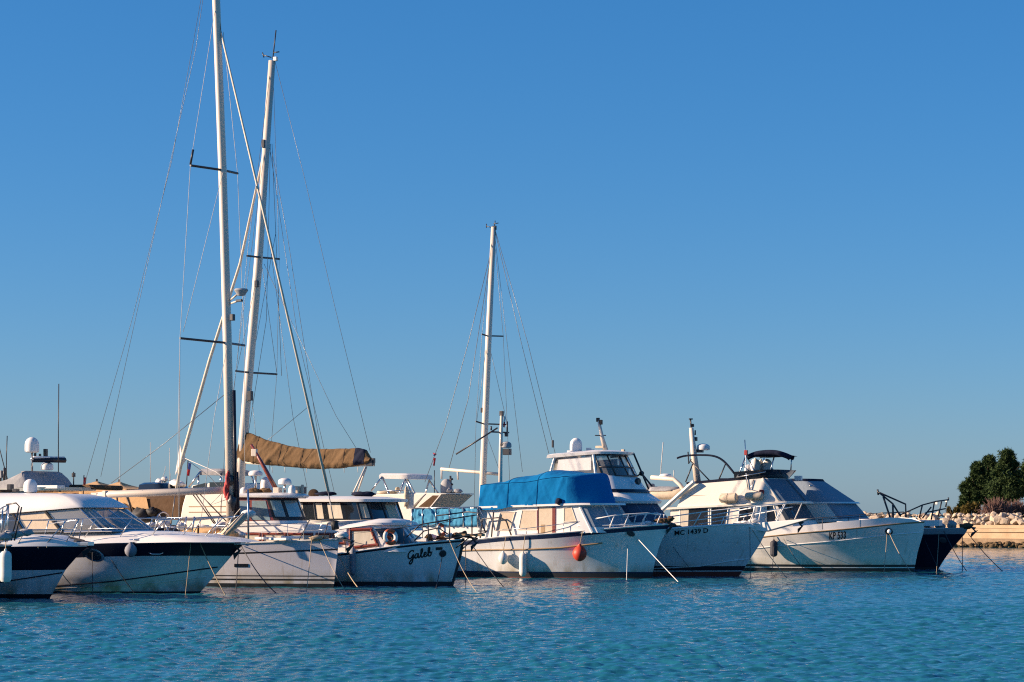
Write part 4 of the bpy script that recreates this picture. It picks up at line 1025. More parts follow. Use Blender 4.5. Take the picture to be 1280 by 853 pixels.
mb = MB(); mb.lathe([(.06, -.05), (.13, .02), (.15, .12), (.12, .16), (.01, .15)], M.W(M.L(779, 602, -.2)) * 0 + M.L(780, 602, -.35) + Vector((.55, 0, 0)), 14, axis=(1, -.2, 0)); mb.build('searchlight', DARKST, M, autosmooth=40)
M.rail([(838, 646), (880, 640), (940, 633), (1003, 627.5)], [(877, 640, 866, 659), (945, 632, 936, 656), (1003, 628, 993, 650, .0), (980, 630, 967, 655, -.1)], .026, m=WHITE, name='bow_rail')
M.rail([(830, 656), (865, 651), (930, 643), (990, 634)], [(905, 646, 901, 657)], .02, m=WHITE, name='lower_rail')
M.lumps('deck_gear', [(942, 651, -.1, 12, 6, .4), (933, 653, -.2, 14, 4, .4), (925, 654, .2, 16, 4, .5)], CLOTHW, 23); M.lumps('rope_heap', [(838, 658, -.3, 14, 9, .5), (848, 660, -.2, 10, 6, .4)], BROWNC, 24)
mb = MB(); mb.lathe([(.07, -.02), (.1, .03), (.01, .03)], M.on_hull(938, 656.5, .0), 12, sx=1.7, axis=(.3, -.9, 0)); mb.build('fairlead', DOMEW, M, autosmooth=40)
M.anchor(1000, 652, 0, .4)

# ---- KP 533
K = boat('flybridge_cruiser', 'cream flybridge cruiser with a high flared bow, folded navy bimini and a black registration', 'yacht', 1143, 98.6, 25, 6.5)
K.hull([(830, 684), (900, 678), (990, 668), (1072, 660.5), (1133, 652.5), (1155, 654)], [(1155.5, 655), (1154, 667), (1147, 690), (1143, 711), (1141, 725)], 800, 4.7,
       [(('a', .06), ANTIN, 1), (('a', .16), BLACKP, 1), (('a', .2), WHITE, 1), (('a', .31), BLACKP, 1), (('f', .74), mat('cream_hull_paint', (.76, .72, .66), .34, coat=.3, var=.6, vscale=1.0, streak=True, dark=.72), 7), (('r', .04), MATS['cream_hull_paint'], 3), (('r', 0), TEAK, 1)],
       tr=.86, p_deck=3.0, p_wl=1.8, wl=.86, flare=1.6, knuckle=(.74, .72), cap=(TEAK, .025))
grime(MATS['cream_hull_paint'])
K.stripe('knuckle_strake', [(940, 686), (990, 681), (1050, 676), (1110, 669), (1153, 665.5)], .03, WHITE, 0)
K.text('registration_number', 'KP 533', 1036.8, 674.9, 1057.6, 673.6, 9.4, .02, wscale=.8)
K.bulwark('bulwark_rail', [(930, 666), (990, 658.5), (1060, 651.5), (1112, 647), (1138, 648.5), (1153, 653)], WHITE)
RK = K.house([(838, 672, 986, 660, 1.86, .6), (838, 634, 969, 629.5, 1.78, .5)], 'saloon', CREAM)
K.house([(828, 637.5, 977, 629.5, 1.92, .55), (828, 635, 977, 627, 1.92, .55)], 'eave', CREAM)
RF = K.house([(846, 635, 975, 627.3, 1.84, .6), (858, 606, 953, 598.2, 1.66, .55)], 'flybridge', CREAM)
K.patch(RF, 'flybridge_front_cover', 4.1, 12.9, .03, .97, SLATE, .012); K.patch(RF, 'front_cover_seam', 8.3, 8.7, .03, .97, SLATED, .016)
mb = MB(); mb.tube([RF[0][4], RF[1][4]], .05); mb.build('flybridge_corner_trim', CREAM, K, smooth=True)
mb = MB(); mb.tube([RF[0][13], RF[1][13]], .05); mb.build('flybridge_corner_trim', CREAM, K, smooth=True)
wK = lambda x, y: 1.79 + .08 * (y - 632) / 35
for pts in ([(850, 636), (886, 634), (886, 657), (850, 660)], [(889, 634), (911, 633.2), (908, 656), (889, 657)], [(925, 633), (943, 632), (941, 655), (922, 656)], [(958, 631), (967, 630.5), (972, 652), (958, 654)]):
    o = K.panel('saloon_window', pts, wK, SMOKE, .012); K.frame('window_frame', pts, wK, CREAM, .035, parent=o)
K.panel('window_curtain', [(850, 636.5), (861, 636), (860, 659), (850, 659.5)], lambda x, y: wK(x, y) + .012, CURT, .008); K.panel('window_curtain', [(945, 633), (956, 632), (956, 654), (943, 655)], lambda x, y: wK(x, y) + .012, CLOTHW, .008)
K.patch(RK, 'windscreen_cover', 4.2, 12.8, .3, .95, SLATED, .012); K.patch(RK, 'windscreen_seam', 6.2, 6.5, .3, .95, SMOKE, .015); K.patch(RK, 'windscreen_seam', 9.2, 9.5, .3, .95, SMOKE, .015)
K.frame('flybridge_strut', [(866, 604), (829, 637)], 1.86, CREAM, .11, closed=False)
K.house([(858, 606, 950, 598, 1.62, .36), (858, 603, 952, 594, 1.64, .4)], 'flybridge_coaming', NAVYC)
RS = K.house([(918, 600.5, 953, 598.4, 1.62, .36), (917, 590, 960, 587, 1.7, .5)], 'wind_deflector', SMOKE, closed_top=False)
K.panel('flybridge_trim', [(862, 619.6), (906, 618.6), (906, 619.4), (862, 620.4)], lambda x, y: 1.75, TEAK, .006)
K.tube('rail_frame', [(846, 573, -1.3), (857, 570, -1.2), (876, 569, -1.2), (893, 570.5, -1.2), (905, 577, -1.2), (918, 592, -1.3)], .05, NAVY, sm=True)
K.tubes('frame_struts', [[(863, 576, -1.2), (888, 602, -1.3)], [(866, 580, -1.2), (857, 603, -1.3)], [(907, 580, -1.2), (898, 601, -1.4)], [(860, 565, -1.2), (861, 580, -1.2), (864, 574, -1.2)]], .03, DARKST)
K.tube('light_mast', [(872, 604, -.2), (867, 565, -.2), (864, 535, -.2)], .13, ALU, n=10, rs=[.16, .14, .1]); K.tubes('mast_aerials', [[(864, 535, -.2), (863, 524, -.2)], [(861.5, 524, -.3), (865.5, 524, -.1)], [(869, 544, -.1), (869, 538, -.1)]], .035, DARKST)
K.dome(879, 563, 17, 8.5, .1, name='radar_scanner'); K.bits('radar_bracket', [(873, 564, 0, 12, 4, .25), (869.5, 549, -.1, 4, 5, .15), (866, 532, -.1, 3, 4, .1)], DARKST)
K.tube('bimini_roll', [(934, 572, -1.3), (948, 567, -1.3), (968, 566, -1.3), (983, 570, -1.3), (988, 573, -1.25)], .12, NAVYC, sm=True, n=8); K.tube('bimini_roll', [(950, 570, .8), (975, 568, .8), (992, 573, .8)], .1, NAVYC, sm=True, n=8)
K.house([(937, 571, 968, 569.5, 1.25, .5), (944, 568.5, 964, 567.5, 1.1, .3)], 'bimini_cloth', NAVYC)
K.tubes('bimini_frames', [[(968, 570, -1.25), (962, 593, -1.5)], [(934, 572, -1.3), (948, 598, -1.5)], [(932, 571, -1.3), (922, 597, -1.55)]], .032, STEEL, mirror=True)
K.dome(959, 590, 13, 16, -.2, name='helm_seat', m=CLOTHW); K.lumps('flybridge_gear', [(944, 583, -.6, 12, 18, .5), (936, 586, -.5, 12, 10, .5), (950, 582, -.2, 8, 14, .4)], CLOTHW, 25)
K.tubes('flybridge_rails', [[(930, 580, -1.5), (921, 597, -1.7)], [(920, 597, -1.7), (957, 590, -1.75)], [(931, 550, -1.4), (932, 568, -1.5), (933, 598, -1.7), (935, 612, -1.78)], [(942, 600, -1.7), (938, 612, -1.78), (952, 616, -1.8)]], .022, STEEL)
K.bits('nav_light', [(932.5, 566, -1.5, 4, 6, .12), (952, 615, -1.85, 5, 5, .15)], PINKR); K.bits('horn', [(998, 598, -.1, 9, 6, .2)], DOMEW)
mb = MB()
for x0, x1, y_, r_ in ((900, 921, 623, .21), (932, 953, 620.5, .17)):
    a, c_ = K.L(x0, y_, -1.98), K.L(x1, y_ - .8, -1.98); mb.tube([a, a.lerp(c_, .08), a.lerp(c_, .48), a.lerp(c_, .5), a.lerp(c_, .52), c_ + (a - c_) * .05, c_], r_, 12, rs=[r_*.8, r_, r_, r_*.85, r_, r_, r_*.8])
mb.build('life_raft_canister', BLIND, K, autosmooth=40)
K.rail([(985, 650), (1040, 646.5), (1100, 641.5), (1130, 640)], [(1028, 647, 1028, 662), (1075, 644, 1075, 659)], .016, name='bow_rail', m=DARKST)
mb = MB(); c_ = K.on_hull(1111, 664.5, .0); mb.lathe([(.14, -.05), (.15, .03), (.11, .05), (.09, .03)], c_, 16, sx=1.2, axis=(.45, -.85, -.25)); mb.build('hawse_pipe', RUBBER, K, autosmooth=40)
mb = MB(); mb.ball(c_ + Vector((.03, -.06, .0)), .1); mb.build('hawse_fitting', LAMPW, K, autosmooth=40)
K.bits('cleat', [(1001, 665, -1.9, 4, 3, .1), (1018, 664.5, -1.9, 14, 2, .06), (1060, 654, -.6, 22, 4, .8), (1085, 651, -.3, 18, 4, .6)], DOMEW)

# ---- I: navy yacht at the end of the row
I = boat('motor_yacht', 'navy-hulled motor yacht ending the row, grey canvas over its sloping screens', 'yacht', 1172, 102.5, 25, 6.5)
I.hull([(860, 672), (1000, 668), (1100, 663), (1155, 661), (1209, 661)], [(1210, 661.5), (1206, 668), (1190, 686), (1180, 700), (1172, 713), (1162, 728)], 850, 4.5,
       [(('a', .1), ANTIN, 2), (('r', .26), NAVY, 8), (('r', 0), mat('grey_bulwark_paint', (.3, .31, .34), .4, coat=.2, var=.4, vscale=3), 2)], p_deck=2.6, p_wl=1.7, wl=.82, flare=1.5, cap=(STEEL, .02))
RI = I.house([(900, 664, 1044, 652, 1.8, 1.0), (900, 632, 1026, 628.5, 1.7, .95)], 'saloon', CREAM)
I.house([(900, 632, 1030, 629.5, 1.77, 1.05), (900, 629, 1028, 627.5, 1.77, 1.03)], 'saloon_eave', WHITE)
RJ = I.house([(900, 629, 1027, 627.5, 1.7, .95), (900, 603, 1003, 600.5, 1.35, .4)], 'flybridge_cover', BLGC)
I.house([(900, 603.5, 1004, 601.5, 1.37, .42), (900, 598, 1003, 598.5, 1.33, .38)], 'rolled_bimini', NAVYC, auto=60)
I.patch(RI, 'windscreen_cover', 4.6, 12.8, .12, .97, BLGC, .012); I.tubes('cover_pole', [[(1012, 607, -1.4), (1034, 614, -.6)]], .06, STEEL)
I.tubes('pulpit_frame', [[(1097, 615, -.8), (1132, 630.5, -.4), (1132.6, 650, -.4)], [(1099, 616, -.8), (1116, 630, -.6), (1126, 646, -.5)], [(1104, 621, -.8), (1113, 648, -.8)], [(1116, 630, -.7), (1116.5, 648, -.7)], [(1097, 612, -.8), (1098, 619, -.8)]], .045, DARKST)
I.tubes('bow_rail', [[(1125, 644, -1.2), (1153, 631.5, -.95), (1170, 627, -.6), (1185, 625, -.05), (1178, 626, .5)], [(1153, 631.5, -.95), (1149, 648, -1.)], [(1168, 628, -.6), (1164, 650, -.7)], [(1177, 627, .2), (1173, 645, .2)], [(1184, 625, 0), (1182, 634, 0)], [(1185.5, 622, 0), (1185.5, 626, 0)], [(1153, 648, -.9), (1164, 634, -.6)], [(1157, 641, -.6), (1182, 636, 0)]], .035, DARKST)
I.bits('rail_light', [(1170.5, 629, -.4, 4, 4, .12), (1183, 626.5, 0, 3, 3, .1), (1166, 640, -.3, 3, 3, .1)], LAMPW)
I.bits('deck_locker', [(1163, 654, -.3, 26, 7, .6), (1150, 657, .4, 30, 5, .8)], WHITE); I.lumps('deck_gear', [(1140, 656, -.6, 18, 10, .6), (1190, 656, 0, 12, 9, .5), (1175, 658, .4, 14, 7, .5)], GREYC, 26)
I.anchor(1216, 659, 0, .6); I.lumps('anchor_chain', [(1208, 658, 0, 16, 7, .4)], BROWNC, 27)
mb = MB(); c_ = I.on_hull(1178, 675, .0); mb.lathe([(.12, -.02), (.14, .02), (.08, .04), (.01, .03)], c_, 14, sx=1.5, axis=(.45, -.85, -.25)); mb.build('hawse_ring', DARKST, I, autosmooth=40)
I.rail([(1000, 655), (1060, 652), (1100, 650)], [(1040, 653, 1040, 664)], .016, m=DARKST)

# ================================================================== boats behind the front row
def back_hull(b, sheer, tip, stern, beam, m=HULLW, low=722):
    b.hull(sheer, [tip, (tip[0] - 8, tip[1] + 25), (tip[0] - 18, low)], stern, beam, [(('a', .12), ANTIN, 2), (('r', .1), m, 6), (('r', 0), NAVY, 1)], ns=26)

# sailing yacht with the tan boom cover, its bow the other way
S2 = boat('sailing_yacht', 'sailing yacht with a leaning mast and a tan cover over its boom', 'sailing yacht', 232, 95, 205, 5.5, near=1)
back_hull(S2, [(240, 664), (330, 668), (480, 668)], (214, 662), 500, 3.8)
S2.tube('mast', [(296, 668, 0), (303, 560, 0), (322, 340, 0), (340, 76, 0)], .15, ALU, n=12, rs=[.19, .19, .18, .14])
S2.tubes('masthead_gear', [[(341, 74, 0), (345, 38, 0)], [(339, 72, 0), (329, 69, 0)], [(328, 66, 0), (330, 72, 0)], [(342, 66, 0), (349, 65, 0)]], .025, DARKST); S2.bits('masthead_light', [(344.5, 74, 0, 5, 5, .15)], DOMEW)
for (a, ya, c, yc, p, yp) in ((309, 320, 349, 324, 326, 322), (295, 464, 346, 468, 312, 466)):
    w = (c - a) / 2 / S2.ppm / S2.s * -.9; w = abs(w)
    mb = MB(); mb.tube([S2.L(a, ya, w), S2.L(p, yp, 0), S2.L(c, yc, -w)], .045, 6); mb.build('spreader', DARKST, S2)
S2.tube('furled_headsail', [(331, 186, 0), (300, 330, 0), (262, 450, 0), (228, 572, 0), (219, 618, 0)], .07, CURT, n=8, rs=[.045, .06, .07, .08, .05])
S2.tubes('forestays', [[(338, 90, 0), (331, 186, 0)], [(219, 618, 0), (214, 656, 0)]], .02, WIRE)
mb = MB(); P = [S2.L(225, 556, 0), S2.L(233, 575, -.1), S2.L(228, 573, .05), S2.L(219, 594, 0)]; mb.add(P, [(0, 1, 2), (2, 1, 3), (0, 2, 3)]); mb.build('headsail_clew', CLOTHW, S2, solid=.03)
S2.tubes('sheet_lines', [[(231, 573, 0), (262, 596, -.8), (300, 640, -1.4)], [(231, 573, 0), (270, 590, .8), (285, 602, 1.2)]], .014, WIREL)
S2.tubes('shrouds', [[(339, 80, .05), (309, 320, 1.3), (295, 465, 1.7), (281, 560, 1.7), (275, 668, 1.6)], [(341, 80, -.05), (349, 324, -1.3), (346, 468, -1.7), (330, 670, -1.6)], [(326, 322, -.1), (346, 466, -1.6)], [(326, 325, .1), (296, 463, 1.6)],
                     [(335, 170, -.1), (372, 420, -.5), (418, 616, -1.0)], [(330, 250, 0), (366, 520, -.6), (384, 610, -1.)], [(312, 468, 0), (332, 668, -1.5)], [(336, 150, 0), (300, 420, .9), (272, 668, 1.6)], [(345, 290, -.3), (312, 470, -.2), (300, 560, 0)]], .009, WIRE)
S2.tubes('backstays', [[(343, 74, 0), (380, 220, 0), (420, 390, 0), (463, 566, 0)], [(330, 330, 0), (420, 520, -.4), (445, 560, -.4)]], .009, WIRE)
S2.tubes('running_lines', [[(338, 180, -.1), (333, 400, -.1), (306, 570, 0)], [(340, 180, -.1), (345, 300, -.3), (352, 470, -.3)], [(385, 509, -.2), (340, 546, -.1), (312, 568, 0)], [(340, 190, 0), (360, 300, 0), (400, 560, 0), (412, 615, -.6)]], .010, WIRE)
def sailcover():
    top = [(304, 539), (312, 541), (334, 550), (365, 558), (385, 561), (402, 561.5), (425, 561), (449, 560), (457, 562), (463, 572)]
    bot = [(297, 576), (305, 578), (334, 581.5), (365, 584), (385, 586), (402, 586.5), (425, 585.5), (449, 582.5), (457, 581), (464, 577)]
    rows = []
    for k in range(131):
        x = k / 130; tx = 304 + 160 * x
        ty = interp(tx, [p[0] for p in top], [p[1] for p in top]); bx = 297 + 167 * x; by = interp(bx, [p[0] for p in bot], [p[1] for p in bot])
        a, c = S2.L(tx, ty, 0), S2.L(bx, by, 0); row = []
        for j in range(30):
            g = 2 * math.pi * j / 30; q = (1 - math.cos(g)) / 2; p = a.lerp(c, q); wd = .24 * (.25 + .75 * q) if q < .7 else .24 * (1 - (q - .7) * 1.6)
            p.y += math.copysign(1, math.sin(g)) * wd * min(1, abs(math.sin(g)) * 2.2)
            f = .04 * noise.noise(Vector((p.x * 2.6 + p.z * 2.2, p.y * 2, p.z * .7))) - .035 * abs(noise.noise(Vector((p.x * 4.2 + p.z * 3.6, p.y * 1.5, p.z * .5)))) - .02 * abs(noise.noise(Vector((p.x * 9 + p.z * 5, p.y * 2, p.z * 1.2))))
            p.y += math.copysign(f * 1.6, math.sin(g)); p.z += f * .5; row.append(p)
        rows.append(row)
    mb = MB(); mb.grid(rows, close=True); mb.add(rows[0], [tuple(range(30))]); mb.add(rows[-1], [tuple(range(30))]); mb.build('sail_cover', TANC, S2, smooth=True)
    for k in (16, 40, 62, 84, 104):
        mb = MB(); mb.grid([[p + (p - sum(r, Vector()) / len(r)).normalized() * .014 for p in r] for r in (rows[k], rows[k+1])], close=True); mb.build('sail_tie', BROWNC, S2, smooth=True)
    mb = MB(); mb.grid([[p * 1.0 + Vector((0, math.copysign(.012, p.y), .01)) for p in r] for r in rows[115:126]], close=True); mb.build('cover_patch', NAVYC, S2, smooth=True)
sailcover()
S2.tube('boom', [(300, 577, 0), (400, 582, 0), (467, 580, 0)], .1, ALU, n=10); S2.bits('boom_end', [(463, 579, 0, 9, 8, .25), (467, 576, 0, 3, 6, .15)], DARKST)
S2.tubes('boom_struts', [[(457, 584, .2), (441, 618, .8)], [(458, 584, -.2), (446, 618, -.6)]], .04, ALU)
S2.tubes('reef_lines', [[(x, 584, .1), (x + .4, 591, .1)] for x in (340, 356, 383, 404, 430, 447)], .012, WIREL)
S2.bits('mast_fitting', [(313, 495, .15, 5, 12, .2), (330, 180, .1, 4, 10, .2), (321, 355, .15, 4, 8, .2)], DARKST)

# saloon yacht with dark windows under a white roof
Y1 = boat('saloon_yacht', 'cream saloon yacht with dark wraparound windows under a thin white curved roof', 'yacht', 488, 84, 25, 5)
back_hull(Y1, [(330, 668), (420, 664), (496, 661)], (499, 661), 300, 3.6, CREAM)
Y1.house([(330, 667, 470, 664, 1.7, .6), (330, 655, 462, 653.5, 1.65, .6), (330, 651.5, 455, 650, 1.5, .5)], 'coaming', CREAM)
RY = Y1.house([(340, 651, 452, 650, 1.45, .5), (340, 627, 446, 626.5, 1.42, .45)], 'saloon_windows', SMOKE)
mb = MB()
for j in (0, 2, 4, 6, 8, 11, 13): mb.tube([RY[0][j], RY[1][j]], .045)
mb.build('window_mullions', DARKST, Y1)
for a in ((1.1, 1.45), (2.0, 2.35), (2.6, 3.2)): Y1.patch(RY, 'window_curtain', a[0], a[1], .08, .9, CURT, .006)
Y1.patch(RY, 'sunlit_blind', 4.3, 5.6, .1, .85, BLIND, .008); Y1.patch(RY, 'sunlit_blind', 8.3, 9.6, .1, .8, BLIND, .008)
Y1.house([(336, 627.5, 447, 627.5, 1.6, .85), (336, 624.5, 446, 624, 1.62, .9), (345, 621.5, 436, 621, 1.3, .6), (355, 620.6, 425, 620.3, .8, .4)], 'roof', WHITE, auto=50)
Y1.lumps('rolled_cover', [(454, 618, 0, 30, 7, .8), (408, 617.5, .2, 28, 5, .8)], NAVYC, 30); mb = MB(); p = Y1.L(392, 618, 0); mb.lathe([(.01, -.1), (.2, -.08), (.2, .08), (.01, .1)], p, 16, axis=(.4, -.9, 0)); mb.build('hose_reel', BROWNC, Y1, autosmooth=40)
Y1.bits('roof_box', [(378, 613, .4, 5, 9, .4)], DARKST)

# cream flybridge yacht with the white bimini
Y2 = boat('flybridge_yacht', 'cream flybridge yacht with a white bimini and a grey-covered dome on its arch', 'yacht', 600, 106, 25, 6)
back_hull(Y2, [(440, 662), (540, 660), (610, 658)], (612, 658), 400, 4.3, CREAM, 712)
Y2.house([(430, 664, 545, 660, 1.7, .6), (430, 637, 529, 636, 1.65, .5)], 'saloon', CREAM)
Y2.prism('flybridge', [(430, 640), (440, 620), (470, 618), (512, 617), (533, 617), (516, 634), (516, 640)], 1.55, CREAM, .04)
Y2.house([(508, 617.5, 552, 618, 1.5, .55), (508, 616, 552, 616.5, 1.5, .55)], 'arch_top', CREAM)
Y2.panel('arch_side', [(533, 617.5), (552, 617.8), (538, 635), (519, 635)], 1.5, CREAM, .02); Y2.panel('arch_recess_shade', [(523, 634), (541, 619.5), (549, 619.5), (537, 634)], 1.51, BROWNC, .014)  # brown panel painted in for the shaded recess of the arch
Y2.house([(516, 634.5, 536, 634.5, 1.4, .5), (530, 618.5, 552, 618.5, 1.45, .52)], 'arch_lining', BLIND)  # beige imitates the yellow sunlight on the arch underside
Y2.house([(474, 598.5, 510, 599, 1.25, .15), (474, 594, 509, 594, 1.27, .15), (477, 591.8, 507, 592, 1.1, .1)], 'bimini', CLOTHW, auto=60)
Y2.tubes('bimini_frames', [[(478, 596, -1.25), (464, 614, -1.4)], [(478, 597, -1.25), (492, 631, -1.4)], [(507, 599, -1.25), (493, 631, -1.4)], [(506, 599, -1.25), (515, 617, -1.4)]], .045, STEEL, mirror=True)
Y2.tubes('flybridge_rail', [[(474, 614, -1.5), (512, 613, -1.5)], [(485, 614, -1.5), (485, 620, -1.5)], [(500, 613, -1.5), (500, 619, -1.5)]], .025, STEEL)
Y2.lumps('flybridge_gear', [(508, 622, -1.6, 5, 26, .3), (497, 612, -.5, 5, 6, .3), (484, 616, 0, 26, 6, .8)], BLIND, 31)
Y2.dome(558, 617, 15, 18, 0, GREYC, 'covered_dome'); Y2.tubes('light_mast', [[(564, 616, 0), (563, 595, 0)], [(561, 604, 0), (566, 606, 0)], [(562, 600, 0), (566, 599, 0)]], .05, DARKST); Y2.lumps('life_raft', [(572, 614.5, 0, 12, 6, .5), (562, 613, -.2, 7, 6, .4)], GREYC, 32)
Y2.tubes('aerial', [[(543, 617, 0), (543, 588, 0)]], .02, DARKST)

# sailing yacht behind the trawler
S3 = boat('sailing_yacht', 'sailing yacht with a slim pale mast rising just behind the blue canopy', 'sailing yacht', 668, 98, 25, 5)
back_hull(S3, [(500, 670), (600, 667), (680, 664)], (680, 664), 480, 3.2, HULLW, 715)
S3.tube('mast', [(602, 668, 0), (604, 590, 0), (610, 440, 0), (617, 284, 0)], .14, ALU, n=12, rs=[.16, .15, .14, .11])
S3.tubes('masthead_gear', [[(616, 285, 0), (608, 283, 0)], [(608, 280, 0), (608, 285, 0)], [(618, 283, 0), (619, 276, 0)], [(617, 280, 0), (623, 279, 0)]], .02, DARKST); S3.bits('masthead_light', [(618, 285, 0, 5, 5, .12), (604, 513, 0, 5, 6, .2)], DARKST)
S3.tubes('spreaders', [[(602.5, 418, -.9), (609, 420, 0), (629, 420.5, .9)], [(595, 527, -1.1), (604.5, 530, 0), (634, 531, 1.1)]], .035, DARKST)
S3.tubes('shrouds', [[(616, 290, 0), (602.5, 418, -.9), (595, 527, -1.1), (592, 668, -1.2)], [(617, 290, 0), (629, 420, .9), (634, 531, 1.1), (640, 668, 1.2)], [(618, 290, 0), (634, 430, .2), (653, 590, .4)], [(610, 425, 0), (634, 530, 1.)], [(609, 425, 0), (596, 526, -1.)], [(605, 535, 0), (625, 590, 1.)]], .009, WIRE)
S3.tubes('backstays', [[(613, 318, 0), (585, 430, 0), (556, 535, 0), (531, 603, 0)], [(611, 335, 0), (585, 500, 0), (560, 590, 0)]], .013, WIRE)
S3.tubes('forestays', [[(618, 286, 0), (652, 430, 0), (686, 567, 0)], [(619, 288, 0), (660, 430, 0), (694, 567, 0)]], .011, WIRE); S3.bits('stay_fitting', [(691, 555, 0, 2.5, 9, .08)], DARKST)
S3.tube('boom', [(624, 593, 0), (603, 591, 0), (551, 586.5, 0)], .07, ALU, n=8); S3.tubes('boom_tackles', [[(552, 587, 0), (552, 599, 0)], [(572, 588, 0), (572.5, 600, 0)]], .04, WIREL); flag(S3, 541.5, 572, 3, 10, FLAGR); flag(S3, 541, 566, 5, 3, FLAGR, FLAGB, name='pennant')

# yachts behind the express cruiser
Y3 = boat('flybridge_yacht', 'flybridge yacht under a grey canvas cover with a tall radome and an open radar bar', 'yacht', 128, 91, 25, 6)
back_hull(Y3, [(-100, 668), (60, 664), (140, 662)], (142, 662), -220, 4.4, CREAM, 716)
Y3.house([(-80, 662, 70, 660, 1.8, .8), (-80, 622, 30, 618, 1.75, .6)], 'saloon', CREAM)
Y3.house([(-80, 618, 46, 613, 1.8, .8), (-80, 614, 48, 609, 1.85, .8)], 'roof', CREAM)
def y3cover():
    R = Y3.house([(-30, 614, 32, 609, 1.6, .3), (-20, 607, 30, 604, 1.58, .28), (8, 600, 28, 597, 1.5, .25), (28, 590.5, 27, 591, 1.35, .2), (32, 588.7, 26, 589.3, 1.1, .15)], 'flybridge_cover', GREYC, auto=60)
y3cover()
Y3.dome(40, 566, 17.5, 19, -.6, name='radome', pole=24); Y3.tube('radar_bar', [(41, 575, -1.1), (81, 575.5, .5)], .12, NAVY, n=6); Y3.tube('radar_bar_cap', [(42, 572.3, -1.1), (80, 572.8, .5)], .07, DOMEW)
Y3.dome(59, 588, 15, 10, -.2, name='radar_pedestal'); Y3.tubes('aerials', [[(73, 590, -.4), (73, 540, -.4), (73.5, 480, -.4)], [(8, 600, -1.2), (8, 570, -1.2), (9, 545, -1.2)], [(10, 602, -1), (-6, 540, -1)]], .02, DARKST)
Y3.bits('radar_electronics', [(57, 566, -.2, 4, 9, .15), (50, 569.5, -.5, 2, 4, .1), (44, 569, -.5, 2, 5, .1), (92, 594, .6, 3, 5, .15)], DARKST); Y3.tube('light_post', [(92, 609, .6), (92, 590, .6)], .025, DARKST)
Y3.bits('roof_locker', [(62, 609, -1.5, 34, 4, .5)], WHITE); Y3.tube('covered_boom', [(88, 609, .8), (112, 609, .8), (152, 610.5, .8)], .1, BROWNC, n=8)
Y3.tubes('edge_frame', [[(5, 602, -1), (6, 585, -1)], [(0, 604, -1), (1, 590, -1)]], .06, DARKST); Y3.bits('edge_lamp', [(0, 593, -1, 8, 9, .2)], GREYC)
flag(Y3, 104, 596, 4, 15, FLAGR, PINKR, .8); Y3.tubes('flag_staff', [[(104, 620, .8), (105, 594, .8)]], .02, DARKST)

Y4 = boat('motor_yacht', 'cream motor yacht with brown side stripes, a grey bimini and a brown stern awning', 'yacht', 300, 104, 25, 6)
back_hull(Y4, [(100, 664), (220, 658), (312, 655)], (314, 655), 60, 4.4, CREAM, 708)
Y4.prism('superstructure', [(222, 668), (228, 632), (232, 618), (292, 616), (320, 632), (320, 668)], 1.8, CREAM, .05)
for y_ in (633, 640): Y4.panel('side_stripe', [(236, y_), (300, y_ - .5), (300, y_ + .7), (236, y_ + 1)], 1.805, TEAK, .01)
Y4.prism('pilothouse', [(236, 619), (240, 607), (262, 604), (300, 604), (306, 618)], 1.5, CREAM, .04)
Y4.panel('window', [(241, 608), (258, 603.5), (258, 610), (241, 610)], 1.51, SMOKE); Y4.panel('window', [(262, 603), (284, 603), (285, 609.5), (262, 609.5)], 1.51, SMOKE)
Y4.house([(250, 594, 276, 594, 1.3, .2), (248, 590, 277, 589, 1.32, .2), (252, 586, 274, 586, 1.1, .1)], 'bimini', GREYC, auto=60)
Y4.tubes('bimini_frames', [[(251, 589, -1.3), (236, 609, -1.5)], [(248, 593, -1.3), (248, 612, -1.5)], [(276, 592, -1.3), (276, 606, -1.5)]], .045, STEEL, mirror=True)
Y4.house([(150, 648, 222, 650, 1.7, .1), (160, 626, 226, 622, 1.65, .1), (178, 619.5, 224, 619, 1.3, .05)], 'stern_awning', BROWNC, auto=50)
Y4.panel('awning_flap', [(150, 620), (183, 622), (186, 636), (172, 637), (150, 626)], 1.72, BEIGEC, .01); Y4.tubes('awning_poles', [[(158, 620, -1.75), (168, 650, -1.75)], [(146, 620, -1.75), (149, 650, -1.75)]], .04, DARKST)
Y4.lumps('stern_gear', [(176, 645, -1.8, 26, 18, .6), (190, 640, -1.8, 14, 10, .5)], RUBBER, 33)
Y4.tubes('side_rail', [[(176, 648, -1.9), (240, 648, -1.9), (300, 644, -1.8)], [(190, 648, -1.9), (190, 658, -1.9)], [(225, 648, -1.9), (225, 658, -1.9)]], .035, STEEL)
Y4.house([(172, 616, 200, 612, 1.2, .3), (174, 606, 197, 605, 1.15, .25), (180, 603.5, 192, 603, .9, .2)], 'wheelhouse_roof', SMOKE, auto=50)
Y4.tubes('aerial_frame', [[(196, 615, 0), (206, 590, 0)], [(202, 602, -.2), (212, 601, .3)], [(206, 590, 0), (207, 583, 0)], [(212, 612, .4), (213, 592, .4)], [(150, 640, .5), (150, 548, .5)], [(188, 610, .5), (188, 553, .5)], [(212, 610, 1), (212, 560, 1)]], .013, WIREL)
Y4.lumps('roof_gear', [(199, 605, 0, 10, 12, .4), (222, 605, -.3, 22, 9, .6), (206, 599, .1, 8, 6, .3)], DOMEW, 34)
flag(Y4, 234, 578, 5, 16, FLAGB, FLAGR); Y4.tubes('flag_staff', [[(233, 608, 0), (235, 576, 0)]], .025, DARKST)

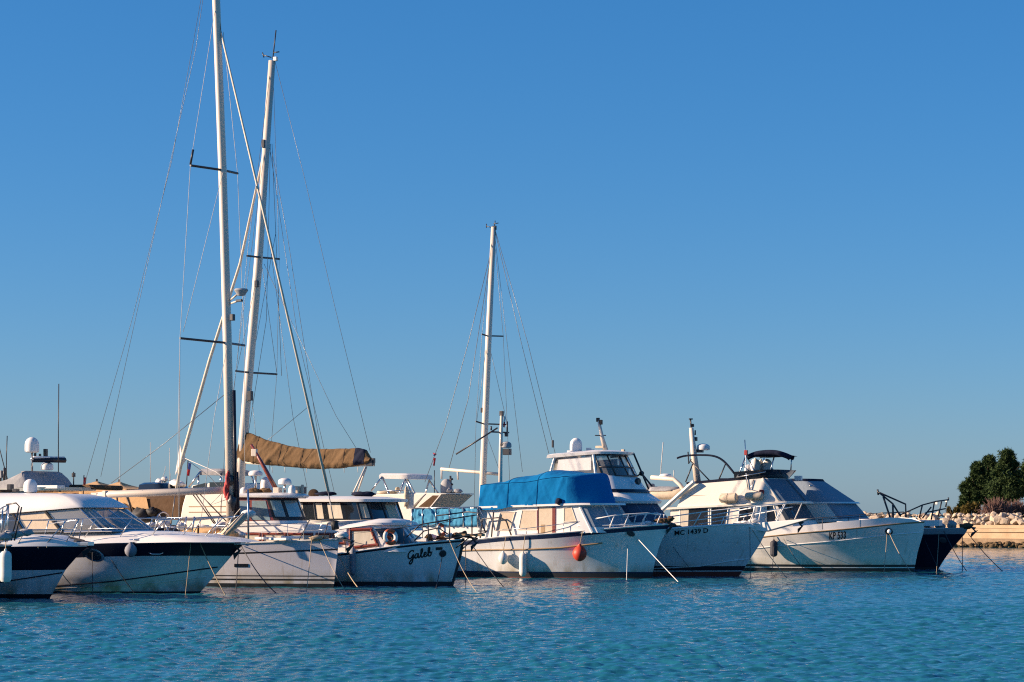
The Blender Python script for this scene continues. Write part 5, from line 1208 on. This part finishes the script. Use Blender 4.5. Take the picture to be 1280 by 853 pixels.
# small fittings of the gap between the trawler and the flybridge cruiser
def tender(b, px, py, v, L_, label, m, cover=None, motor=True):
    p = b.W(b.L(px, py, v)); g = empty('inflatable_dinghy', p, label, 'dinghy', None, -b.psi)
    mb = MB(); r = .21; w = .55
    path = [(-L_/2, w, 0), (L_*.2, w, .02), (L_*.4, w*.7, .1), (L_*.5, 0, .2), (L_*.4, -w*.7, .1), (L_*.2, -w, .02), (-L_/2, -w, 0)]
    P = smooth_pts(path, 5); mb.tube(P, r, 12, rs=[r * (.55 if i in (0, len(P)-1) else 1) for i in range(len(P))]); mb.build('tube', m, g, smooth=True)
    mb = MB(); mb.box((-.1*L_, 0, -.1), (L_*.75, w*1.7, .08)); mb.build('floor', GREYC, g)
    if cover:
        mb = MB(); rows = []
        for i in range(11):
            x = -L_*.48 + L_*.92 * i / 10; rows.append([Vector((x, (w + .2) * math.sin(a) * (1 if i < 8 else 1 - .25*(i-7)), .12 + .26 * math.cos(a) + .05 * noise.noise(Vector((x*3, a*2, 1))))) for a in [(-1.35 + 2.7*k/8) for k in range(9)]])
        mb.grid(rows); mb.build('cover', cover, g, smooth=True, solid=.02)
    if motor:
        mb = MB(); st = 0; mb.box((-L_/2 - .12, 0, .32), (.34, .3, .42)); mb.build('outboard_cowl', ENGINE, g, bevel=.07)
        mb = MB(); mb.tube([(-L_/2 - .12, 0, .12), (-L_/2 - .16, 0, -.5)], .06); mb.box((-L_/2 - .2, 0, -.5), (.3, .04, .12)); mb.build('outboard_leg', DARKST, g)
    return g
tender(K, 838, 619, -.4, 1.7, 'small beige inflatable dinghy under a grey cover hung behind the cream flybridge', BLIND, GREYC)
K.tube('davit', [(866, 630, -1.5), (850, 606, -1.4), (842, 599, -1.3), (814, 597, -1.2)], .1, ALU, n=8); K.dome(832, 597, 16, 5, .6, name='rolled_awning')
K.tubes('aerials', [[(825, 600, .5), (829, 553, .5)], [(842, 598, .3), (842.5, 588, .3)]], .02, WIREL)

# ================================================================== fenders, buoys, lifebuoys, mooring lines
def fender(b, px, py, w_px, h_px, kind, m, label, rope_top, gap=None):
    r = w_px / 2 / b.ppm; h = h_px / b.ppm
    p = b.on_hull(px, py, r + .03); c = b.W(p)
    top = b.on_rail(*rope_top, .0); top.y += b.near * .05
    base = b.W(b.L(px, py, p.y)); root = empty('fender' if kind != 'ball' else 'buoy_fender', c - Vector((0, 0, h / 2)), label, 'fender', 'fenders hung along the hulls')
    mb = MB()
    if kind == 'ball': prof = [(r*.1, -h*.5), (r*.55, -h*.42), (r*.9, -h*.22), (r, 0), (r*.9, h*.2), (r*.6, h*.38), (r*.28, h*.5), (r*.22, h*.6), (.01, h*.61)]
    else: prof = [(r*.2, -h*.5), (r*.6, -h*.47), (r*.95, -h*.4), (r, -h*.3), (r, h*.3), (r*.95, h*.4), (r*.6, h*.47), (r*.28, h*.5), (r*.25, h*.56), (.01, h*.565)]
    mb.lathe(prof, (0, 0, h/2), 18); mb.build('body', m, root, autosmooth=50)
    mb = MB(); tp = b.W(top) - root.location; mb.tube([Vector((0, 0, h * 1.05)), tp], .014); mb.build('hanging_rope', ROPEP if m is not FENB else ROPED, root)
    return root
z_ = [o for o in bpy.data.objects if o.get('label', '').startswith('pale bow poking')][0]
fe = empty('fender', at(7, 728, 63.2), 'long white cylinder fender at the picture edge beneath the pale bow', 'fender', 'fenders hung along the hulls')
mb = MB(); mb.lathe([(.05, 0), (.13, .02), (.165, .1), (.17, .2), (.17, .7), (.16, .8), (.1, .87), (.04, .89), (.035, .94), (.01, .95)], (0, 0, 0), 18); mb.build('body', FENW, fe, autosmooth=50)
mb = MB(); mb.tube([(0, 0, .93), (-.05, .25, 1.12)], .014); mb.build('hanging_rope', ROPEP, fe)
fender(Bc, 168, 688, 15, 16.5, 'ball', FENG, 'round grey-blue fender hung over the navy band of the express cruiser', (169, 678))
fender(G, 443, 702, 7.5, 34, 'cyl', FENG, 'long slim grey fender hung on the side of the wooden cruiser', (443, 690))
fender(T, 632, 698, 12, 15, 'ball', FENW, 'round white buoy fender hung by the boarding arch of the trawler', (633, 671))
fender(T, 656, 706, 9, 29, 'cyl', FENW, 'upright white cylinder fender hanging beside the round white one', (657, 670))
fender(T, 728.5, 692, 17.5, 19, 'ball', RED, 'red round buoy fender hanging on the bow half of the trawler', (729, 664))
fender(K, 969, 686, 9, 20, 'cyl', FENB, 'black fabric-covered fender hung on the side of the cream flybridge cruiser', (968, 670))
def lifebuoy(b, px, py, v, r_px, nrm, label):
    c = b.W(b.L(px, py, v)); root = empty('lifebuoy', c, label, 'lifebuoy'); R_ = r_px / b.ppm; r = R_ * .27
    n = Vector(nrm).normalized(); sd_ = Vector((0, 0, 1)).cross(n).normalized(); q = Matrix((sd_, n.cross(sd_), n)).transposed()
    for k, m in enumerate((ORANGE, DOMEW, ORANGE, DOMEW)):
        mb = MB(); P = [q @ Vector((math.cos(a) * R_ * .8, math.sin(a) * R_ * .8, 0)) for a in [math.pi/2 * (k + .5 + t / 10) for t in range(11)]]
        mb.tube(P, r, 10); mb.build('orange_segment' if m is ORANGE else 'white_segment', m, root, smooth=True)
    mb = MB(); mb.tube([q @ Vector((math.cos(a) * R_ * 1.03, math.sin(a) * R_ * 1.03, .02)) for a in [math.pi * 2 * t / 24 for t in range(25)]], .012, 5); mb.build('grab_line', ROPEP, root, smooth=True)
p = None
lifebuoy(G, 488, 671.5, -1.25, 9.6, (.55, -.82, .15), 'orange and white lifebuoy fixed on the windscreen of the wooden cruiser')
lifebuoy(G, 551.5, 662.5, -.3, 7.5, (.75, -.6, .1), 'orange and white lifebuoy standing on the foredeck rail before the light blue cloth')

def line(start, end, label, m=ROPEP, r=.013, sag=.1):
    a = Vector(start); e = on_water(*end); e.z = -.15; root = None
    n = 12; P = []
    for k in range(n + 1):
        t = k / n; p = a.lerp(e, t); p.z -= sag * 4 * t * (1 - t) * (a - e).length * .25; P.append(p)
    mb = MB(); mb.tube([p - e for p in P], r, 6); o = mb.build('mooring_line', m, None, smooth=True); o.location = e
    return tag(o, label, 'mooring line', 'mooring lines dropping from the bows')
def LN(b, a, e, label, m=ROPEP, r=.012, sag=.12):
    p = b.on_hull(a[0], a[1], .03); return line(b.W(p), e, label, m, r, sag)
LN(A, (59, 684), (106, 738), 'sunlit tan rope slanting from the dark-topped bow across to the express cruiser', r=.015)
LN(A, (48.5, 684), (48, 745), 'thin pale rope hanging plumb down the near-black topsides')
LN(A, (15, 690), (46, 741), 'dark thin rope slanting over the near-black topsides', ROPED, .012)
LN(Bc, (239, 678.5), (231, 744), 'pale rope hanging nearly plumb from the bow of the express cruiser')
LN(Bc, (250, 678), (285, 744), 'pale rope slanting forward from the bow of the express cruiser into the water', r=.015)
LN(Bc, (299, 681), (294, 745), 'dark rope hanging straight from the very tip of the express cruiser', ROPED, .014)
LN(Bc, (140, 700), (173, 742), 'thin dark rope slanting low over the white side of the express cruiser', ROPED, .011)
LN(Bc, (116, 690), (116, 745), 'thin dark rope hanging plumb below the oval port of the express cruiser', ROPED, .011)
LN(C, (302, 682), (356, 744), 'dark rope slanting across the pale grey hull from beside its window slot', ROPED, .018)
LN(C, (390, 676), (382, 741), 'tan rope hanging close down the grey hull near its bow')
LN(C, (400, 675.5), (438, 741), 'tan rope slanting from the grey bow past its stem')
LN(G, (424, 694), (457, 739), 'pale rope slanting from below the slim grey fender', r=.018)
LN(G, (562, 675), (601, 741), 'pale rope slanting from the bow of the wooden cruiser in front of the trawler')
LN(G, (553.5, 693), (543.5, 736), 'dark rope from the ring beside the painted name', ROPED, .013)
line(G.W(G.L(582, 680, -.1)), (582, 736), 'dark rope hanging plumb just ahead of the stem of the wooden cruiser', ROPED, .014)
line(G.W(G.L(590, 681, -.1)), (635, 735), 'dark rope slanting from the bowsprit of the wooden cruiser across the trawler hull', ROPED, .015)
LN(T, (785, 682), (783, 725), 'white rope hanging short and plumb under the fairlead of the trawler', FENW, .014)
LN(T, (797, 673), (853, 728), 'taut white rope slanting from the trawler bow across the next hull', CLOTHW, .016, .01)
LN(M, (937.6, 659), (938, 723), 'dark rope hanging plumb from the bow with the number', ROPED, .013)
LN(M, (941, 663), (988, 723), 'pale thin rope slanting from the shaded bow toward the cream hull', r=.015)
LN(M, (842, 684), (876, 721), 'faint dark rope slanting across the shaded registration hull', ROPED, .009)
LN(K, (968, 680), (964, 718), 'dark rope hanging by the black fender', ROPED, .013)
LN(K, (980, 674), (1019, 720), 'dark rope slanting down the cream hull from beside the black fender', ROPED, .014)
LN(K, (1109, 667), (1104, 719), 'tan rope hanging from the hawse pipe of the cream cruiser')
LN(K, (1112, 667), (1145, 719), 'tan rope slanting forward from the hawse pipe of the cream cruiser', r=.015)
LN(I, (1174, 664), (1170, 716), 'thin rope hanging down the navy hull', ROPEP, .011)
LN(I, (1180, 664), (1212, 715), 'dark rope slanting from the navy bow into open water', ROPED, .018)
LN(I, (1156, 674), (1179, 715), 'faint rope slanting across the navy hull close to the cream bow', ROPED, .012)
line(I.W(I.L(1203, 668, -.05)), (1203, 714), 'dark rope hanging plumb under the anchor of the navy yacht', ROPED, .016)
line(I.W(I.L(1210, 667, 0)), (1259, 715), 'long dark rope slanting far ahead of the navy yacht', ROPED, .018)
